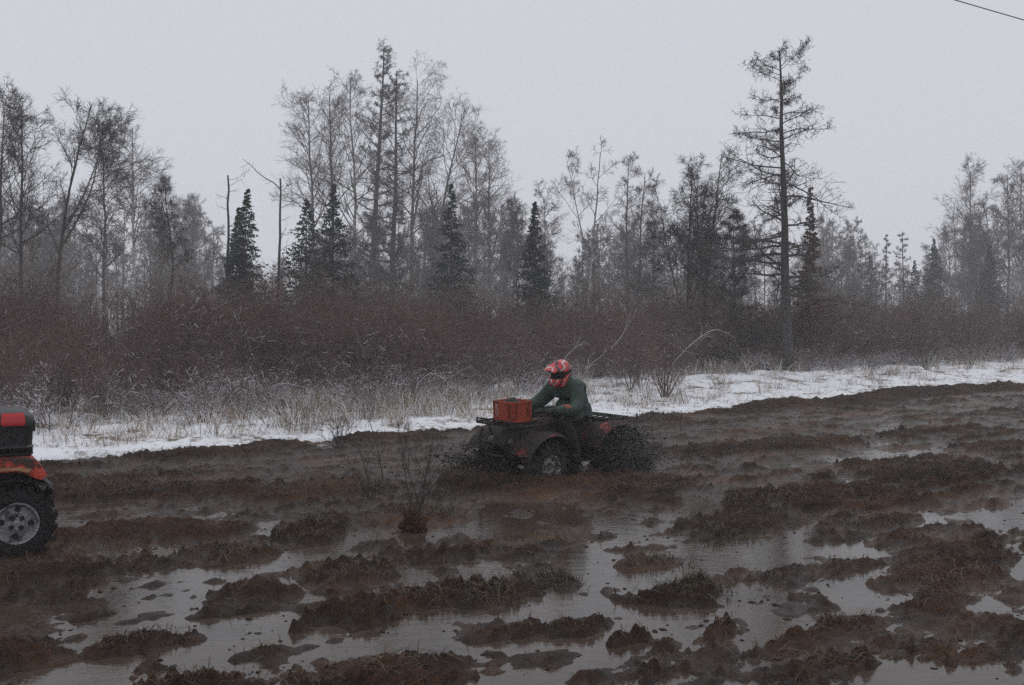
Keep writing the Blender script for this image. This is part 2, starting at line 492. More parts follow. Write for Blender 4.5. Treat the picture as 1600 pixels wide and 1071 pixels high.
def aspen(seed, H, lean, cb=0.35, spread=0.28, dens=1.0, bark='bark_grey', twig='twig_grey', ang=(26, 62), bow=0.0, r0=None, fork=0, wob=0.012, up=0.045):
    rng = np.random.default_rng(seed)
    P0 = trunk_line(rng, H, lean, wob=wob, bow=bow)
    r0 = r0 or H * 0.0118
    R0 = (r0 * (1 - 0.86 * np.linspace(0, 1, P0.shape[1]) ** 0.8))[None]
    tr = [tubes(P0, R0, 7) + (0,)]
    pp, pr = P0, R0
    cr = []
    if fork:
        f_p, f_r = grow(rng, P0, R0, fork, cb * 0.9, cb * 0.9 + 0.2, (16, 30), lambda t, p, g: H * (1 - t) * g.uniform(0.8, 1.0, len(t)), 14, up=0.05, wob=0.05, rr=0.75, tip=0.15, rmin=0.01)
        tr.append(tubes(f_p, f_r, 6) + (0,))
        pp = np.concatenate([P0, f_p]); pr = np.concatenate([R0, f_r])
    n1 = int((12 if fork else 28) * dens)
    l1 = lambda t, p, g: H * spread * 1.15 * (1.15 - t) ** 0.55 * g.uniform(0.5, 1.15, len(t))
    b1, s1 = grow(rng, pp, pr, n1, cb, 0.98, ang, l1, 7, up=up, wob=0.13, rr=0.5, tip=0.25, rmin=0.010)
    b2, s2 = grow(rng, b1, s1, 6, 0.22, 0.97, (24, 60), lambda t, p, g: p * (0.62 - 0.25 * t) * g.uniform(0.6, 1.2, len(t)), 5, up=up * 0.7, wob=0.14, rr=0.62, rmin=0.0075)
    b3, s3 = grow(rng, b2, s2, 6, 0.2, 1.0, (22, 60), lambda t, p, g: p * (0.65 - 0.25 * t) * g.uniform(0.6, 1.2, len(t)), 4, up=up * 0.5, wob=0.16, rr=0.7, rmin=0.0052)
    b4, s4 = grow(rng, b3, s3, 4, 0.25, 1.0, (20, 60), lambda t, p, g: np.maximum(p * 0.6, 0.16) * g.uniform(0.6, 1.2, len(t)), 2, up=0.05, wob=0.1, rr=0.8, rmin=0.0040)
    cr = [tubes(b1, s1, 4) + (0,), tubes(b2, s2, 3) + (0,), ribbons(b3, s3) + (0,), ribbons(b4, s4) + (0,)]
    return tr, [M[bark]], cr, [M[twig]]

def larch(seed, H, lean, spread=0.27, n1=62, cb=0.12, twig='twig_dark', bark='bark_dark', bow=0.0, prof=0.75, r0=None, dens=1.0, stems=0, up=0.03):
    rng = np.random.default_rng(seed)
    P0 = trunk_line(rng, H, lean, wob=0.007, bow=bow)
    r0 = r0 or H * 0.0135
    R0 = (r0 * (1 - 0.88 * np.linspace(0, 1, P0.shape[1])))[None]
    tr = [tubes(P0, R0, 8) + (0,)]
    pp, pr = P0, R0
    if stems:
        f_p, f_r = grow(rng, P0, R0, stems, 0.12, 0.45, (14, 30), lambda t, p, g: H * (1 - t) * g.uniform(0.75, 1.0, len(t)), 14, up=0.07, wob=0.05, rr=0.7, tip=0.15, rmin=0.01)
        tr.append(tubes(f_p, f_r, 6) + (0,))
        pp = np.concatenate([P0, f_p]); pr = np.concatenate([R0, f_r]); n1 = n1 * 2 // 3
    l1 = lambda t, p, g: H * spread * 1.2 * np.clip(1.06 - t, 0.05, 1) ** prof * np.where(g.uniform(0, 1, len(t)) < 0.3, g.uniform(0.25, 0.5, len(t)), g.uniform(0.6, 1.2, len(t)))
    b1, s1 = grow(rng, pp, pr, n1, cb, 0.985, (62, 98), l1, 8, up=up, wob=0.11, rr=0.34, tip=0.25, droop=0.14, rmin=0.011)
    b2, s2 = grow(rng, b1, s1, int(9 * dens), 0.18, 0.98, (35, 80), lambda t, p, g: p * (0.42 - 0.2 * t) * g.uniform(0.4, 1.2, len(t)), 5, up=0.03, wob=0.2, rr=0.6, rmin=0.008, flat=1.2)
    b3, s3 = grow(rng, b2, s2, int(6 * dens), 0.1, 1.0, (40, 90), lambda t, p, g: np.clip(p * 0.5, 0.10, 0.42) * g.uniform(0.5, 1.3, len(t)), 3, up=0.0, wob=0.2, rr=0.75, rmin=0.0065)
    b4, s4 = grow(rng, b3, s3, 2, 0.2, 1.0, (40, 90), lambda t, p, g: g.uniform(0.06, 0.14, len(t)), 2, up=0.0, wob=0.1, rr=0.9, rmin=0.0055)
    cr = [tubes(b1, s1, 4) + (0,), tubes(b2, s2, 3) + (0,), ribbons(b3, s3) + (0,), ribbons(b4, s4) + (0,)]
    return tr, [M[bark]], cr, [M[twig]]

def leaf_quads(rng, pts, d, ln, wd):
    """flat needle sprays: a thin diamond along d"""
    q = norm(np.cross(d, rng.normal(0, 1, d.shape)))
    a = pts; b = pts + d * (ln * 0.45)[:, None] + q * (wd * 0.5)[:, None]
    c = pts + d * ln[:, None]; e = pts + d * (ln * 0.45)[:, None] - q * (wd * 0.5)[:, None]
    V = np.stack([a, b, c, e], 1).reshape(-1, 3)
    F = np.arange(len(V)).reshape(-1, 4)
    return V, F

def spruce(seed, H, lean, width, needle='needle', thin=1.0, gaps=0.12):
    rng = np.random.default_rng(seed)
    P0 = trunk_line(rng, H, lean, wob=0.004)
    R0 = (H * 0.011 * (1 - 0.93 * np.linspace(0, 1, P0.shape[1])))[None]
    tr = [tubes(P0, R0, 6) + (0,)]
    n1 = int(38 * H * thin) + 40
    def l1(t, p, g):
        return width * 1.22 * 1.30 * (np.clip(1 - t, 0, 1) ** 1.05 + 0.004) * np.where(g.uniform(0, 1, len(t)) < gaps, 0.5, g.uniform(0.75, 1.15, len(t)))
    b1, s1 = grow(rng, P0, R0, n1, 0.10, 0.995, (76, 108), l1, 5, up=0.0, wob=0.06, rr=0.25, droop=0.22, rmin=0.006)
    b2, s2 = grow(rng, b1, s1, 6, 0.15, 1.0, (30, 65), lambda t, p, g: np.maximum(p * (0.5 - 0.2 * t), 0.07) * g.uniform(0.6, 1.2, len(t)), 3, up=-0.05, wob=0.1, rr=0.7, rmin=0.004, flat=1.5)
    allb = [(b1, 7), (b2, 5)]
    LV, LF, o = [], [], 0
    for b, n in allb:
        B, P, _ = b.shape
        idx = np.repeat(np.arange(B), n)
        t = rng.uniform(0.1, 1, B * n) * (P - 1)
        i = np.minimum(t.astype(int), P - 2); fr = (t - i)[:, None]
        p0, p1 = b[idx, i], b[idx, i + 1]
        st = p0 + (p1 - p0) * fr
        d = norm(norm(p1 - p0) + rng.normal(0, 0.45, (B * n, 3)) + np.array([0, 0, -0.10]) + np.array([0, 0, 1.0]) * (0.8 * np.clip(st[:, 2] / H - 0.82, 0, 1) / 0.18)[:, None])
        V, F = leaf_quads(rng, st, d, rng.uniform(0.10, 0.20, B * n) * np.clip(1.25 - st[:, 2] / H, 0.28, 1), rng.uniform(0.035, 0.07, B * n))
        LV.append(V); LF.append(F + o); o += len(V)
    cr = [tubes(b1, s1, 3) + (1,), (np.concatenate(LV), np.concatenate(LF), 0)]
    return tr, [M['bark_dark']], cr, [M[needle], M['twig_dark']]

def snag(seed, H, lean, broken=None, n=14, r0=None):
    rng = np.random.default_rng(seed)
    P0 = trunk_line(rng, H, lean, wob=0.016)
    R0 = ((r0 or H * 0.011) * (1 - 0.6 * np.linspace(0, 1, P0.shape[1])))[None]
    tr = [tubes(P0, R0, 6) + (0,)]
    b1, s1 = grow(rng, P0, R0, n, 0.3, 0.98, (40, 95), lambda t, p, g: g.uniform(0.25, 0.9, len(t)), 5, up=0.0, wob=0.2, rr=0.3, rmin=0.009)
    b2, s2 = grow(rng, b1, s1, 3, 0.3, 1.0, (30, 70), lambda t, p, g: p * 0.5 * g.uniform(0.5, 1, len(t)), 3, wob=0.2, rr=0.7, rmin=0.006)
    cr = [tubes(b1, s1, 3) + (0,), tubes(b2, s2, 3) + (0,)]
    if broken is not None:
        a = np.array(P0[0, -2]) * 0.75 + np.array(P0[0, -1]) * 0.25; bb = a + np.array(broken) * 1.12
        t = np.linspace(0, 1, 6)[:, None]
        ln = (a * (1 - t) + bb * t + np.array([0.02, 0, 0.03]) * np.sin(t * 9))[None]
        lr = (R0[0, -1] * np.linspace(0.75, 0.25, 6))[None]
        tr.append(tubes(ln, lr, 5) + (0,))
        c1, q1 = grow(rng, ln, lr, 7, 0.2, 0.9, (40, 90), lambda t, p, g: g.uniform(0.15, 0.45, len(t)), 4, wob=0.2, rr=0.5, rmin=0.007)
        cr.append(tubes(c1, q1, 3) + (0,))
    return tr, [M['bark_dark']], cr, [M['twig_dark']]

def plant_tree(name, label, cat, px, py_top, px_top, Y, fn, group=None, seed=None, **kw):
    """a tree whose foot stands at distance Y under pixel column px and whose top shows at (px_top, py_top)"""
    global TWK
    if Y >= 56: Y *= 1.2
    elif Y >= 38.5: Y *= 1.36
    TWK = max(1.0, 0.75 * Y / 36)
    X = (px - 800) / FOC * Y
    z0 = f1(snow_h, X, Y) - 0.05
    top = at_depth(px_top, py_top, Y)
    H = (top.z - z0) * (0.91 if fn is aspen else 1.0)
    seed = seed or int(px * 7 + py_top * 13 + Y)
    tr, tm, cr, cm = fn(seed, H, top.x - X, **kw)
    root = empty(name, (X, Y, z0))
    tag(root, label, cat, group)
    link_mesh('trunk', tube_mesh('trunk', tr, tm), root)
    link_mesh('crown', tube_mesh('crown', cr, cm), root)
    return root

G1, G2, G3 = 'leafless broadleaf trees of the wood', 'dark green spruces of the wood', 'bare larches of the wood'
T = plant_tree
# left block
T('bare_tree', 'grey leafless tree at the picture\'s left edge, its crown cut by the frame', 'tree', -12, 126, 6, 33, aspen, G1, cb=0.45, spread=0.26, twig='twig_dark')
T('bare_tree', 'straight dark leafless tree second from the left edge, bushy rounded top', 'tree', 30, 122, 34, 35, aspen, G1, cb=0.4, spread=0.24, bark='bark_dark', twig='twig_dark')
T('bare_tree', 'forked leafless tree leaning right, rising above the quad bike with the black box', 'tree', 82, 124, 142, 34, aspen, G1, cb=0.42, spread=0.25, fork=2, bark='bark_dark', twig='twig_dark', bow=-0.03)
T('bare_tree', 'slim straight grey tree just right of the forked leaning tree', 'tree', 164, 200, 160, 37, aspen, G1, cb=0.4, spread=0.24)
T('bare_tree', 'pale trunked tree with broad rounded crown, midway in the left block', 'tree', 210, 166, 207, 42, aspen, G1, cb=0.45, spread=0.32, bark='bark_pale')
T('bare_tree', 'crooked dark tree with a forked top left of the dead pole', 'tree', 266, 262, 258, 38, aspen, G1, cb=0.5, spread=0.2, bark='bark_dark', twig='twig_dark', wob=0.03)
T('bare_tree', 'faint hazy small tree between the crooked tree and the dead pole', 'tree', 300, 298, 302, 58, aspen, G1, cb=0.25, spread=0.3)
T('bare_tree', 'low twiggy tree filling below the pale broad crown', 'tree', 232, 290, 236, 52, aspen, G1, cb=0.25, spread=0.3)
T('bare_tree', 'low bushy tree close beside the forked leaning tree\'s foot', 'tree', 112, 300, 108, 45, aspen, G1, cb=0.2, spread=0.3)
T('bare_tree', 'low dense bare tree under the leftmost crowns', 'tree', 46, 305, 50, 40, aspen, G1, cb=0.15, spread=0.3, twig='twig_dark')
T('dead_pole_tree', 'thin dead pole-like trunk standing beside the leftmost spruce', 'tree', 353, 274, 356, 38, snag, n=22)
T('spruce_tree', 'tall narrow spruce beside the dead pole, leftmost of the spruces', 'tree', 374, 295, 387, 37, spruce, G2, width=1.1)
T('spruce_tree', 'small second spire growing against the leftmost spruce', 'tree', 366, 324, 373, 37.8, spruce, G2, width=0.75)
T('dead_snag', 'dead snag with a broken limb slanting up to the left', 'tree', 433, 279, 438, 36, snag, broken=(-1.18, 0.1, 0.92), n=12)
T('spruce_tree', 'broad spruce right of the dead snag, left one of a close pair', 'tree', 474, 311, 480, 38, spruce, G2, width=1.5)
T('spruce_tree', 'taller spruce, right one of the close pair beside the snag', 'tree', 521, 287, 521, 37, spruce, G2, width=1.2)
# tall centre group
T('bare_tree', 'tall grey aspen at the left flank of the tall central group', 'tree', 496, 118, 482, 46, aspen, G1, cb=0.48, spread=0.27)
T('bare_tree', 'tall aspen rising straight behind the taller paired spruce', 'tree', 523, 110, 515, 47, aspen, G1, cb=0.45, spread=0.27)
T('bare_tree', 'stout pale trunked aspen left of the dark central larch', 'tree', 555, 84, 548, 46, aspen, G1, cb=0.42, spread=0.25, bark='bark_pale', r0=0.17)
T('larch_tree', 'dark twiggy larch with the highest top of the central group', 'tree', 576, 72, 600, 43, larch, G3, spread=0.135, n1=95, prof=0.40, cb=0.12, dens=1.15, up=0.10)
T('larch_tree', 'second dark narrow larch close right of the highest central one', 'tree', 611, 112, 620, 44, larch, G3, spread=0.14, n1=85, prof=0.5, cb=0.1, dens=1.15, up=0.10)
T('bare_tree', 'tall feathery aspen right of the two dark central larches', 'tree', 640, 84, 652, 47, aspen, G1, cb=0.42, spread=0.27)
T('bare_tree', 'aspen of the central group leaning right with long slanting limbs', 'tree', 668, 142, 722, 46, aspen, G1, cb=0.36, spread=0.32, bow=-0.02)
T('spruce_tree', 'dark shaggy spruce under the right side of the central group', 'tree', 704, 287, 705, 38, spruce, G2, width=1.1, gaps=0.3, thin=0.7)
T('bare_tree', 'round crowned tree right of the shaggy spruce', 'tree', 740, 180, 744, 43, aspen, G1, cb=0.38, spread=0.27)
T('bare_tree', 'thin straight tree touching the round crowned tree on its right', 'tree', 763, 192, 764, 44, aspen, G1, cb=0.36, spread=0.24)
T('bare_tree', 'thin dark twin trunk left of the slim lone spruce', 'tree', 802, 292, 798, 40, aspen, G1, cb=0.45, spread=0.2, bark='bark_dark', wob=0.02)
T('bare_tree', 'thin dark trunk leaning slightly left, just beside the slim lone spruce', 'tree', 813, 302, 808, 40.6, aspen, G1, cb=0.45, spread=0.2, bark='bark_dark', wob=0.02)
T('spruce_tree', 'slim lone spruce above the crate on the quad bike', 'tree', 838, 315, 835, 38, spruce, G2, width=0.85)
T('bare_tree', 'pale small round crowned tree behind the slim lone spruce', 'tree', 856, 283, 850, 52, aspen, G1, cb=0.3, spread=0.28)
T('bare_tree', 'low twiggy tree behind the shaggy spruce', 'tree', 672, 300, 676, 52, aspen, G1, cb=0.25, spread=0.3)
# right of centre
T('bare_tree', 'pale forked birch at the left of the right-hand wood', 'tree', 918, 208, 938, 42, aspen, G1, cb=0.4, spread=0.2, fork=1, bark='bark_pale', dens=0.8)
T('larch_tree', 'slender grey larch right of the pale forked birch', 'tree', 979, 219, 983, 44, aspen, G3, spread=0.17, cb=0.22, bark='bark_dark', ang=(35, 75))
T('larch_tree', 'slightly shorter slender larch next to the bushy dark larch', 'tree', 994, 242, 1008, 43, aspen, G3, spread=0.17, cb=0.22, bark='bark_dark', ang=(35, 75))
T('larch_tree', 'many stemmed bushy dark larch left of the tall lone larch', 'tree', 1074, 232, 1082, 37, aspen, G3, spread=0.24, fork=4, cb=0.16, bark='bark_dark', twig='twig_dark', dens=1.1, up=0.06)
T('larch_tree', 'dark larch with pointed leaning top close to the bushy one', 'tree', 1092, 207, 1128, 38, aspen, G3, spread=0.22, fork=1, cb=0.2, bark='bark_dark', twig='twig_dark', dens=1.2, up=0.05)
T('larch_tree', 'low dark larch filling below and right of the bushy larch', 'tree', 1150, 330, 1146, 36, larch, G3, spread=0.34, n1=70, cb=0.06, dens=1.2)
T('larch_tree', 'low twiggy larch below the slender grey larches', 'tree', 1018, 345, 1022, 40, larch, G3, spread=0.3, n1=50, cb=0.06)
T('larch_tree', 'tall lone larch with wide open horizontal limbs, highest on the right', 'tree', 1231, 79, 1218, 34, larch, G3, seed=9587, spread=0.275, n1=62, cb=0.24, prof=0.50, r0=0.19, dens=1.15, up=0.02)
T('dead_spruce', 'small rusty brown dead spruce behind the tall lone larch\'s right side', 'tree', 1262, 291, 1267, 37, spruce, width=0.6, needle='twig_rust', thin=0.6, gaps=0.4)
# far right, hazier
T('spruce_tree', 'small hazy spruce just right of the tall lone larch', 'tree', 1360, 399, 1360, 60, spruce, G2, width=1.25)
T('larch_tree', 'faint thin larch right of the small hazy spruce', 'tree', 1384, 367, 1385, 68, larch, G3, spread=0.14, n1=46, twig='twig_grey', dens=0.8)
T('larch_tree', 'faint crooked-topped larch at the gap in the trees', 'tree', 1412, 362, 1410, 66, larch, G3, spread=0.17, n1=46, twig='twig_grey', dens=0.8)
T('spruce_tree', 'shortest hazy spruce between crooked larch and the spiky tall one', 'tree', 1429, 407, 1429, 64, spruce, G2, width=1.1)
T('spruce_tree', 'spiky tall hazy spruce left of the far right aspens', 'tree', 1458, 373, 1459, 60, spruce, G2, width=1.2)
T('bare_tree', 'far right aspen with full rounded crown, clear of its neighbours', 'tree', 1514, 240, 1516, 64, aspen, G1, cb=0.38, spread=0.27)
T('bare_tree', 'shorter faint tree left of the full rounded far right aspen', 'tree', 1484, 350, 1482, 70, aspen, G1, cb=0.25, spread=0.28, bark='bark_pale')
T('spruce_tree', 'dark pointed spruce among the far right aspens', 'tree', 1549, 384, 1547, 56, spruce, G2, width=1.35)
T('bare_tree', 'slim aspen left of two at the picture\'s right edge', 'tree', 1572, 246, 1574, 62, aspen, G1, cb=0.4, spread=0.24)
T('bare_tree', 'white trunked aspen at the picture\'s right edge', 'tree', 1588, 234, 1596, 58, aspen, G1, cb=0.38, spread=0.25, bark='bark_pale')
T('bare_tree', 'aspen just past the right edge, only its left limbs showing', 'tree', 1640, 240, 1636, 60, aspen, G1, cb=0.36, spread=0.28)
T('bare_tree', 'small hazy tree between the spiky spruce and the full aspen', 'tree', 1530, 372, 1532, 74, aspen, G1, cb=0.2, spread=0.3)

TWK = 1.0
# ------------------------------------------------------------------ thicket, far wood (uncountable masses)
def shrub(seed, H, stems, spread=0.5, snow=0.25, dens=1.0):
    rng = np.random.default_rng(seed)
    az = rng.uniform(0, 2 * math.pi, stems)
    st = np.stack([np.cos(az) * rng.uniform(0, 0.35, stems), np.sin(az) * rng.uniform(0, 0.35, stems), np.full(stems, -0.1)], -1)
    tl = rng.uniform(0.05, spread, stems)
    d = norm(np.stack([np.cos(az) * tl, np.sin(az) * tl, np.ones(stems)], -1))
    L = H * rng.uniform(0.6, 1.1, stems)
    pts = [st]; cur = st
    for s in range(7):
        d = norm(d + rng.normal(0, 0.09, (stems, 3)) + np.stack([np.cos(az), np.sin(az), -0.3 * np.ones(stems)], -1) * 0.05 * tl[:, None] * s)
        cur = cur + d * (L / 7)[:, None]; pts.append(cur)
    P0 = np.stack(pts, 1)
    R0 = rng.uniform(0.006, 0.015, stems)[:, None] * np.linspace(1, 0.25, 8)[None]
    b1, s1 = grow(rng, P0, R0, int(11 * dens), 0.12, 0.97, (18, 55), lambda t, p, g: H * 0.34 * (1.1 - 0.5 * t) * g.uniform(0.5, 1.2, len(t)), 5, up=0.07, wob=0.11, rr=0.5, rmin=0.0038)
    b2, s2 = grow(rng, b1, s1, int(7 * dens), 0.15, 1.0, (18, 60), lambda t, p, g: p * 0.5 * g.uniform(0.5, 1.2, len(t)), 3, up=0.06, wob=0.12, rr=0.7, rmin=0.0032)
    b3, s3 = grow(rng, b2, s2, 3, 0.2, 1.0, (20, 60), lambda t, p, g: p * 0.55 * g.uniform(0.6, 1.2, len(t)), 2, up=0.05, wob=0.1, rr=0.8, rmin=0.0028)
    parts = [tubes(P0, R0, 4) + (0,), tubes(b1, s1, 3) + (0,), ribbons(b2, s2) + (0,), ribbons(b3, s3) + (0,)]
    if snow > 0:
        for b, s, frac in ((b1, s1, 0.5), (b2, s2, 1.0), (b3, s3, 1.0)):
            dz = np.abs(norm(b[:, -1] - b[:, 0])[:, 2])
            zz = b[:, :, 2].mean(1)
            k = (rng.uniform(0, 1, len(b)) < snow * frac * np.clip(1.15 - zz / (0.62 * H), 0.03, 1)) & (dz < 0.93)
            if k.any():
                q = b[k].copy(); q[:, :, 2] += s[k] * 0.9 + 0.003
                parts.append(ribbons(q, np.maximum(s[k] * 0.8, 0.0030)) + (1,))
    return tube_mesh('thicket', parts, [M['twig_red'], M['twig_snow']])

def scatter(name, protos, P, rot, scl, idx, kind='stuff', label=None):
    """one object of many copies: geometry nodes instance the protos on points"""
    coll = bpy.data.collections.new(name + '_sources')
    for i, me in enumerate(protos):
        o = bpy.data.objects.new('%s_source_%02d' % (name, i), me)
        coll.objects.link(o)
    me = bpy.data.meshes.new(name)
    me.vertices.add(len(P))
    me.vertices.foreach_set('co', np.asarray(P, dtype=np.float32).ravel())
    for nm, ty, arr in (('rot', 'FLOAT_VECTOR', rot), ('scl', 'FLOAT_VECTOR', scl), ('pick', 'INT', idx)):
        at = me.attributes.new(nm, ty, 'POINT')
        if ty == 'INT': at.data.foreach_set('value', np.asarray(arr, dtype=np.int32))
        else: at.data.foreach_set('vector', np.asarray(arr, dtype=np.float32).ravel())
    ng = bpy.data.node_groups.new(name, 'GeometryNodeTree')
    ng.interface.new_socket('Geometry', in_out='INPUT', socket_type='NodeSocketGeometry')
    ng.interface.new_socket('Geometry', in_out='OUTPUT', socket_type='NodeSocketGeometry')
    gi, go = ng.nodes.new('NodeGroupInput'), ng.nodes.new('NodeGroupOutput')
    ci = ng.nodes.new('GeometryNodeCollectionInfo')
    ci.inputs['Collection'].default_value = coll
    ci.inputs['Separate Children'].default_value = True
    ci.inputs['Reset Children'].default_value = True
    iop = ng.nodes.new('GeometryNodeInstanceOnPoints')
    iop.inputs['Pick Instance'].default_value = True
    def attr(nm, ty):
        n = ng.nodes.new('GeometryNodeInputNamedAttribute'); n.data_type = ty
        n.inputs['Name'].default_value = nm
        return [s for s in n.outputs if s.enabled and s.name == 'Attribute'][0]
    L = ng.links.new
    L(gi.outputs[0], iop.inputs['Points'])
    L(ci.outputs[0], iop.inputs['Instance'])
    L(attr('pick', 'INT'), iop.inputs['Instance Index'])
    L(attr('rot', 'FLOAT_VECTOR'), iop.inputs['Rotation'])
    L(attr('scl', 'FLOAT_VECTOR'), iop.inputs['Scale'])
    L(iop.outputs[0], go.inputs[0])
    o = link_mesh(name, me)
    md = o.modifiers.new('scatter', 'NODES'); md.node_group = ng
    tag(o, label, None, None, kind)
    return o

rng = np.random.default_rng(77)
sh = [shrub(100 + i, 3.0, 9 + i, 0.5 + 0.1 * (i % 3), 0.16) for i in range(6)] + [shrub(120 + i, 1.2, 9, 1.0, 0.95, 0.8) for i in range(3)]
pts, idx, scl = [], [], []
def put_shrub(a, d, tall, s):
    x, y = trail_xy(a, d)
    if y < 6 or abs(x) > 0.80 * y + 4: return
    pts.append((x, y, f1(snow_h, x, y))); idx.append(rng.integers(0, 6) if tall else rng.integers(6, 9)); scl.append(s)
for k in range(860):
    a = rng.uniform(-16, 48)
    d = 7.2 + 15 * rng.uniform(0, 1) ** 1.1 + 1.3 * gn(np.array([a * 0.3]), np.array([1.0]), 3)[0]
    if 3 < a < 12: d -= 2.0
    clump = gn(np.array([a * 0.42]), np.array([d * 0.35]), 4)[0]
    if clump < -0.30: continue
    put_shrub(a, d, True, rng.uniform(0.55, 0.92) * (0.92 + 0.45 * clump) * (1.2 if (a < 3 and d > 9) else 1.0))
for k in range(70):
    a = rng.uniform(-14, 46); d = rng.uniform(2.6, 7.5)
    if a > 16 and d < 6: continue
    put_shrub(a, d, True, rng.uniform(0.35, 0.62))
for k in range(430):
    a = rng.uniform(-14, 46); d = rng.uniform(1.8, 10.5) ** 1.0 + (4.0 if a > 13 else 0.0)
    put_shrub(a, d, False, rng.uniform(0.35, 1.0))
n = len(pts)
scatter('thicket', sh, pts, np.stack([rng.normal(0, 0.06, n), rng.normal(0, 0.06, n), rng.uniform(0, 6.28, n)], -1), np.stack([scl] * 3, -1), idx,
        label='dense maroon brown leafless thicket with snow-dusted twigs')

def sapling_mesh(seed, H):
    tr, tm, cr, cm = aspen(seed, H, rngs.uniform(-.4, .4), cb=0.15, spread=0.22, dens=0.7, up=0.08)
    return tube_mesh('far_wood', tr + [(v, f, 1) for v, f, _ in cr], tm + cm)
rngs = np.random.default_rng(5)
TWK = 2.0
wd = [sapling_mesh(300 + i, 9.0) for i in range(6)]
TWK = 1.0
P2, S2 = [], []
PX = [-800, 0, 110, 135, 160, 330, 345, 400, 432, 450, 560, 600, 860, 872, 900, 912, 1040, 1060, 1330, 1350, 1470, 1500, 1620, 2500]
PYT = [330, 330, 340, 400, 340, 330, 400, 430, 430, 385, 360, 330, 335, 420, 420, 365, 350, 345, 360, 405, 400, 345, 335, 330]
for k in range(600):
    Y = rngs.uniform(62, 135); u = rngs.uniform(-0.95, 0.95)
    px = 800 + u * FOC
    x = u * Y
    a, d = trail_ad(x, Y)
    if d < 20: continue
    top = 1.9 + (500 - np.interp(px, PX, PYT)) / FOC * Y
    P2.append((x, Y, 0.15)); S2.append(top / 9.0 * (0.55 + 0.55 * rngs.uniform(0, 1) ** 0.7))
n = len(P2)
scatter('far_wood', wd, P2, np.stack([np.zeros(n), np.zeros(n), rngs.uniform(0, 6.28, n)], -1), np.stack([S2] * 3, -1), rngs.integers(0, 6, n),
        label='hazy grey mass of small bare trees behind the thicket')

# ------------------------------------------------------------------ grass
def blades(rng, P, h, w, lean, bend=0.6, mi=0):
    n = len(P)
    az = rng.uniform(0, 2 * math.pi, n)
    dirh = np.stack([np.cos(az), np.sin(az), np.zeros(n)], -1)
    side = np.stack([-np.sin(az + rng.normal(0, 0.8, n)), np.cos(az), np.zeros(n)], -1)
    l = (lean * rng.uniform(0.3, 1.4, n))[:, None]
    p1 = P + dirh * (l * h[:, None] * 0.45) + np.array([0, 0, 1.0]) * (h * 0.62)[:, None]
    p2 = p1 + dirh * (l * h[:, None] * (0.4 + bend)) + np.array([0, 0, 1.0]) * (h * (0.38 - 0.45 * bend * l[:, 0]))[:, None]
    ww = (w * 0.5)[:, None]
    V = np.stack([P - side * ww, P + side * ww, p1 + side * ww * 0.8, p1 - side * ww * 0.8, p2 + side * ww * 0.2, p2 - side * ww * 0.2], 1).reshape(-1, 3)
    b = np.arange(n)[:, None] * 6
    F = np.concatenate([b + np.array([[0, 1, 2, 3]]), b + np.array([[3, 2, 4, 5]])])
    return V, F, mi

def clumped(rng, n, per, fn_center, spread):
    c = fn_center(n)
    k = np.repeat(np.arange(n), per)
    return c[k] + rng.normal(0, spread, (n * per, 2)), k

rg = np.random.default_rng(8)
# dead straw along the snow
def cen(n):
    a = rg.uniform(-12, 42, n); d = np.where(rg.uniform(0, 1, n) < 0.6, rg.uniform(-0.2, 4.5, n), rg.uniform(3, 10, n))
    a = np.where((rg.uniform(0, 1, n) < 0.45) | ((a > 15) & (rg.uniform(0, 1, n) < 0.6)), rg.normal(5.0, 4.5, n), a)
    return np.stack(trail_xy(a, d), -1)
C0 = cen(1400)
CA = trail_ad(C0[:, 0], C0[:, 1])[0]
C, kk = clumped(rg, 1400, 22, lambda n: C0, 0.11)
hs = (rg.uniform(0.10, 0.36, 1400) * (1 + 0.7 * np.exp(-((CA - 6.5) / 3.5) ** 2)))[kk] * rg.uniform(0.4, 1.2, len(kk))
Pz = np.concatenate([C, (snow_h(C[:, 0], C[:, 1]) - 0.02)[:, None]], 1)
gparts = [blades(rg, Pz, hs, rg.uniform(0.004, 0.010, len(kk)), 0.85, 0.6)]
ca = rg.uniform(11, 44, 260); cd = np.where(rg.uniform(0, 1, 260) < 0.6, rg.normal(7.8, 1.0, 260), rg.uniform(0.2, 7, 260))
cx_, cy_ = trail_xy(ca, cd)
kk = np.repeat(np.arange(260), 30)
C = np.stack([cx_, cy_], -1)[kk] + rg.normal(0, 0.12, (len(kk), 2))
Pz = np.concatenate([C, (snow_h(C[:, 0], C[:, 1]) - 0.02)[:, None]], 1)
gparts.append(blades(rg, Pz, rg.uniform(0.2, 0.75, 260)[kk] * rg.uniform(0.4, 1.1, len(kk)), rg.uniform(0.006, 0.014, len(kk)), 0.6, 0.5))
gall = []
for (V_, F_, _) in gparts:                                  # a quarter of the blades carry frost
    n_ = len(V_) // 6
    fr = rg.uniform(0, 1, n_) < 0.24
    for q, sel in ((0, ~fr), (1, fr)):
        gall.append((V_.reshape(n_, 6, 3)[sel].reshape(-1, 3), np.concatenate([np.arange(sel.sum())[:, None] * 6 + np.array([[0, 1, 2, 3]]), np.arange(sel.sum())[:, None] * 6 + np.array([[3, 2, 4, 5]])]), q))
o = link_mesh('dead_grass', tube_mesh('dead_grass', gall, [M['straw'], M['twig_snow']]))
tag(o, 'tan dead grass poking through the snow along the wood edge', kind='stuff')

